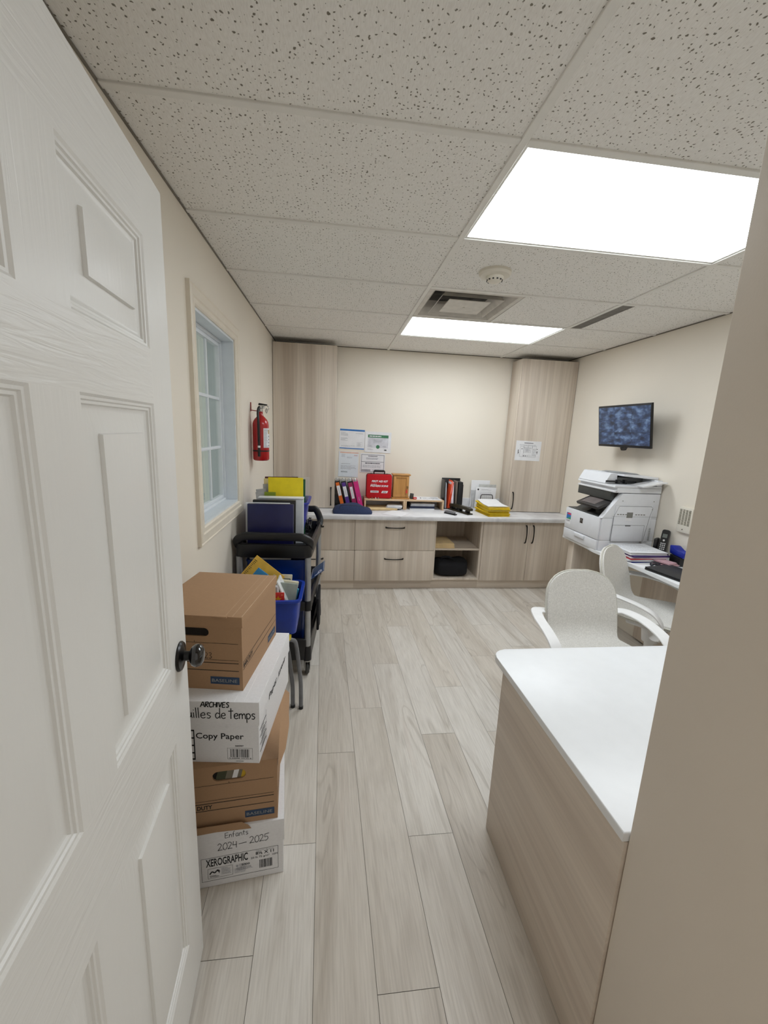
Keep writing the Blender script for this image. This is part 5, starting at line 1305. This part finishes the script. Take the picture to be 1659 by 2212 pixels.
# scanner and feeder
bb('scanner_hood', (.085, .115, .045, Wd-.004, .385, .452), MPG, r=.002)
bm = BM(); prism(bm, [(.085, .453), (.10, .470), (.10, .490), (D, .490), (D, .453)], .0, Wd, 'y'); obj('scanner_body', bm, MP, t)
bb('scanner_edge', (.078, .102, .0, Wd, .453, .468), M_WHITEP, r=.003)
bm = BM(); prism(bm, [(.075, .492), (.078, .506), (D, .506), (D, .492)], .0, Wd, 'y'); fe = obj('feeder_base', bm, MP, t)
bm = BM(); prism(bm, [(.078, .507), (.082, .515), (.118, .582), (.135, .586), (.175, .582), (.175, .507)], .125, Wd, 'y'); bmesh.ops.bevel(bm, geom=[e for e in bm.edges if e.calc_length() > .3], offset=.006, segments=3, affect='EDGES', profile=.5); obj('feeder_hump', bm, MP, fe)
bm = BM(); prism(bm, [(.1755, .585), (D, .570), (D, .553), (.1755, .572)], .05, Wd, 'y'); obj('feeder_top', bm, MP, fe)
bb('feeder_rear', (.42, D, .0, .16, .507, .552), par=fe)
bm = BM(); box(bm, .176, D, .16, Wd, .507, .554, r=.002); obj('feeder_back', bm, mat('feeder_inner', (150, 152, 152), .5), fe)
bm = BM(); box(bm, .08, .33, .105, .122, .520, .532, r=.002); 
for x in (.16, .22): box(bm, x, x+.02, .09, .1225, .512, .540, r=.003)
obj('feed_rollers', bm, M_BLACKP, fe)
bm = BM(); prism(bm, [(.255, .508), (.41, .540), (.455, .545), (.455, .538), (.415, .531), (.262, .500)], -.055, .085, 'y'); obj('document_flap', bm, M_WHITEP, fe)
bm = BM(); prism(bm, [(.20, .5865), (.24, .5925), (.39, .5845), (.42, .5745)], .19, .36, 'y'); obj('paper_guide', bm, mat('guide_grey', (168, 170, 172), .5), fe)

# ================================================================ ON THE WALL DESK
DZ = .7506
WG = 'papers stacked on the wall desk'
cx, cy = 1.69, 1.325
sheets('folder', 'dark blue folder lowest in paper stack on the wall desk', 'folder', (cx+.01, cy-.005, DZ), .30, .24, .006, .06, mat('royal_navy', (26, 42, 110), .5), WG)
sheets('paper_pile', 'white papers above the dark blue folder on wall desk', 'papers', (cx, cy, DZ+.0062), .285, .25, .014, -.05, M_PAPER, WG, n=5, jit=.006)
sheets('folder', 'red folder in the middle of paper stack on the wall desk', 'folder', (cx-.006, cy+.004, DZ+.0204), .285, .25, .006, .05, mat('crimson_card', (196, 44, 50), .6), WG)
sheets('paper_pile', 'white and pink sheets above the red folder', 'papers', (cx+.004, cy, DZ+.0266), .28, .245, .012, -.04, mat('pinkish_paper', (232, 214, 222), .7), WG, n=4, jit=.006)
sheets('folder', 'purple folder near the top of paper stack on wall desk', 'folder', (cx+.01, cy-.004, DZ+.0388), .285, .25, .012, .03, mat('purple_cover', (70, 52, 110), .5), WG)
o = sheets('paper_pile', 'thick white pad under the spiral calendar', 'papers', (cx, cy, DZ+.051), .28, .24, .016, -.02, M_PAPER, WG, n=4, jit=.003)
def cal(p, w, h):
    p.lines(-w+.02, -h+.03, w-.03, h-.03, 9, 0, rng=rn)
    for k in range(26): p.rect(-w+.008+k*(2*w-.016)/26, h-.010, -w+.013+k*(2*w-.016)/26, h-.004, 1)
sheets('calendar', 'white spiral calendar lying on top of the paper stack', 'calendar', (cx, cy, DZ+.0674), .285, .245, .004, -.03, mat('calendar_paper', (226, 228, 232), .7, var=.01), None, cal, [mat('faint_grid_print', (190, 192, 198), .8), M_GREYINK])
t = thing('cordless_phone', 'black cordless phone standing in its cradle by the right wall', 'phone', (1.893, 1.345, DZ), math.radians(-58))
bm = BM(); box(bm, -.045, .045, -.045, .05, 0, .035, r=.008); box(bm, -.048, -.022, -.02, .045, .030, .135, r=.010); obj('cradle', bm, M_BLACKP, t, sharp=50)
Rh = Matrix.Translation((.012, -.008, .036)) @ Matrix.Rotation(math.radians(-14), 4, 'X')
bm = BM(); prism(bm, rring(-.024, .024, 0, .172, .014), -.014, .012, 'y', m=Rh); h = obj('handset', bm, M_BLACKP, t, sharp=50)
p = Print((0, 0, 0), (1, 0, 0), (0, 0, 1)); p.rect(-.015, .112, .015, .140, 0); p.disc(0, .092, .007, 1)
for r_ in range(4):
    for c in range(3): p.rect(-.016+c*.012, .022+r_*.014, -.008+c*.012, .030+r_*.014, 1)
for v in p.bm.verts: v.co = Rh @ Vector((v.co.x, -.0147+v.co.y, v.co.z))
p.done('screen_and_keys', [mat('phone_screen', (110, 116, 112), .3), mat('phone_keys', (214, 214, 214), .5)], h)
t = thing('tape_dispenser', 'royal blue plastic holder on the wall desk beside the phone', 'desk holder', (1.892, 1.165, DZ), math.radians(-12))
bm = BM(); box(bm, -.035, .035, -.06, .06, .0, .06, r=.006); obj('base', bm, M_BLACKP, t)
bm = BM(); prism(bm, [(-.075, .0605), (.075, .0605), (.085, .118), (.06, .122), (.015, .095), (-.02, .092), (-.06, .108), (-.08, .10)], -.03, .03, 'x'); bmesh.ops.bevel(bm, geom=list(bm.edges), offset=.006, segments=2, affect='EDGES', profile=.5); obj('holder', bm, mat('royal_blue', (20, 40, 150), .35), t, sharp=50)
sheets('paper_pile', 'loose pinkish papers beside the stack on the wall desk', 'papers', (1.772, 1.145, DZ), .085, .11, .028, .3, mat('mauve_paper', (186, 150, 158), .8), None, n=7, jit=.010)
bm = BM(); rr = random.Random(9)
sweep(bm, [(1.66+rr.uniform(-.04, .08), 1.12+rr.uniform(-.02, .05), DZ+.006+rr.uniform(0, .016)) for _ in range(9)], .004, 8)
tag(obj('cable_bundle', bm, mat('dark_blue_cable', (24, 24, 40), .4)), 'dark tangled cable on desk between laptop and papers', 'cable')
t = thing('laptop', 'closed black laptop on the front part of the wall desk', 'laptop', (1.685, .93, DZ), math.radians(11))
bm = BM(); box(bm, -.115, .115, -.17, .155, .0, .013, r=.004); obj('base', bm, M_BLACKP, t)
bm = BM(); box(bm, -.115, .115, -.17, .155, .0135, .021, r=.004); obj('lid', bm, mat('matte_black_lid', (40, 41, 44), .5), t)

# ================================================================ CHAIRS
def make_chair(lab, loc, heading):
    """faces local -y; heading turns it about z"""
    t = thing('office_chair', lab, 'office chair', loc, heading, 'grey upholstered office chairs')
    # shell: profile from the top of the back to the front of the seat
    prof = [(.322, .888), (.315, .85), (.302, .79), (.285, .725), (.268, .665), (.255, .61), (.240, .565), (.205, .525), (.150, .508), (.06, .503), (-.05, .511), (-.15, .517), (-.215, .510), (-.245, .494)]
    P0 = catmull([(0, y, z) for y, z in prof], 6); nu = 18
    acc = [0]
    for a, b in zip(P0, P0[1:]): acc.append(acc[-1]+(b-a).length)
    def at(s):
        L = s*acc[-1]
        for i in range(len(P0)-1):
            if L <= acc[i+1]: return P0[i].lerp(P0[i+1], (L-acc[i])/(acc[i+1]-acc[i])), (P0[i+1]-P0[i]).normalized()
        return P0[-1], (P0[-1]-P0[-2]).normalized()
    def side(s):
        pts = [(0, .196), (.1, .204), (.25, .212), (.36, .212), (.44, .204), (.5, .200), (.56, .212), (.66, .236), (.8, .245), (1, .236)]
        for (a, b), (c, d) in zip(pts, pts[1:]):
            if s <= c: return b+(d-b)*(s-a)/(c-a)
        return pts[-1][1]
    def half(s):
        e = 1
        if s < .17: e = (1-(1-s/.17)**2.5)**(1/2.5)
        if s > .86: e = (1-((s-.86)/.14)**2.8)**(1/2.8)
        return side(s)*max(e, .001)
    SS = [.0015, .006, .014, .026, .042, .062, .088, .12, .16]+[.16+.70*k/20 for k in range(1, 21)]+[.89, .92, .945, .965, .98, .991, .998]
    bm = BM(); rows = []; n = len(SS)
    for s in SS:
        q, tang = at(s); hw = half(s); row = []
        dish = .030 if s < .45 else .022
        blend = min(1, max(0, (s-.40)/.16)); fw = Vector((0, -(1-blend), blend))
        for j in range(nu+1):
            u = -1+2*j/nu; x = u*hw; r_ = abs(x)/.22
            row.append(bm.verts.new(q+Vector((x, 0, 0))+fw*dish*r_**2.4))
        rows.append(row)
    for a, b in zip(rows, rows[1:]):
        for j in range(nu): bm.faces.new((a[j], a[j+1], b[j+1], b[j]))
    bmesh.ops.recalc_face_normals(bm, faces=bm.faces)
    o = obj('upholstered_shell', bm, M_CHAIR, t, sharp=180, fixn=False)
    md = o.modifiers.new('pad', 'SOLIDIFY'); md.thickness = .026; md.offset = 0
    bv = o.modifiers.new('soft', 'BEVEL'); bv.width = .009; bv.segments = 3; bv.limit_method = 'ANGLE'; bv.angle_limit = math.radians(50)
    bm = BM()   # piping along the shell edge
    edge = [r[0].co.copy() for r in []]
    me = o.data; W_ = nu+1
    loop = [me.vertices[i*W_].co.copy() for i in range(n)]+[me.vertices[(n-1)*W_+j].co.copy() for j in range(1, W_)]+[me.vertices[i*W_+nu].co.copy() for i in range(n-2, -1, -1)]+[me.vertices[j].co.copy() for j in range(nu-1, -1, -1)]
    c0 = Vector((0, .05, .55))
    sweep(bm, [v+Vector((math.copysign(.003, v.x) if abs(v.x) > .1 else 0, 0, .003 if v.z > .85 else 0)) for v in loop], .0042, 6, smooth=0, cap=False)
    obj('edge_piping', bm, mat('pale_piping', (206, 204, 194), .8), t, sharp=180)
    for s in (-1, 1):
        bm = BM()
        pts = [(s*.185, .270, .656), (s*.225, .268, .661), (s*.270, .240, .667), (s*.298, .14, .668), (s*.306, .02, .655), (s*.306, -.06, .630), (s*.302, -.105, .585), (s*.292, -.115, .535), (s*.272, -.10, .488), (s*.23, -.06, .470), (s*.12, -.02, .466)]
        def fl(tt): return (.024-.006*abs(tt-.45), .0085)
        sweep(bm, pts, .02, 12, smooth=7, flat=lambda tt: (.032, .0062) if tt < .8 else (.024, .0062), up=None)
        obj('armrest', bm, M_WHITEM, t, sharp=32)
    bm = BM(); box(bm, -.12, .12, -.10, .12, .450, .474, r=.008); lathe(bm, [(.028, .12), (.028, .33), (.045, .335), (.06, .45)], (0, .0, 0), seg=20); obj('column', bm, M_WHITEM, t)
    bm = BM(); lathe(bm, [(.05, .085), (.045, .125), (.03, .13)], seg=20)
    for k in range(5):
        a = 2*PI*k/5+.3; d = Vector((math.cos(a), math.sin(a), 0)); sweep(bm, [d*.03+Vector((0, 0, .108)), d*.16+Vector((0, 0, .098)), d*.29+Vector((0, 0, .075))], .02, 10, smooth=3, flat=lambda tt: (.026-.010*tt, .016-.005*tt), up=(0, 0, 1))
    obj('star_base', bm, M_WHITEM, t, sharp=50)
    for k in range(5):
        a = 2*PI*k/5+.3; d = Vector((math.cos(a), math.sin(a), 0))*.285
        Rc = Matrix.Translation(d) @ Matrix.Rotation(a+.6, 4, 'Z'); bm = BM()
        for q in (-1, 1): lathe(bm, [(.012, q*.006), (.0275, q*.007), (.0275, q*.022), (.012, q*.024)], (0, 0, .0285), 'y', 18, m=Rc)
        lathe(bm, [(.008, .03), (.008, .066)], (0, 0, 0), 'z', 10, m=Rc); obj('caster', bm, mat('pale_grey_caster', (196, 196, 196), .45), t)
    return t
ch = make_chair('grey office chair with white arms facing the front desk', (.842, .428, 0), math.radians(-3))
ch2 = dup(ch, (1.500, .870, 0), math.radians(35), 'grey office chair with white arms turned to the wall desk')
ch.scale = (.955, .955, .968)
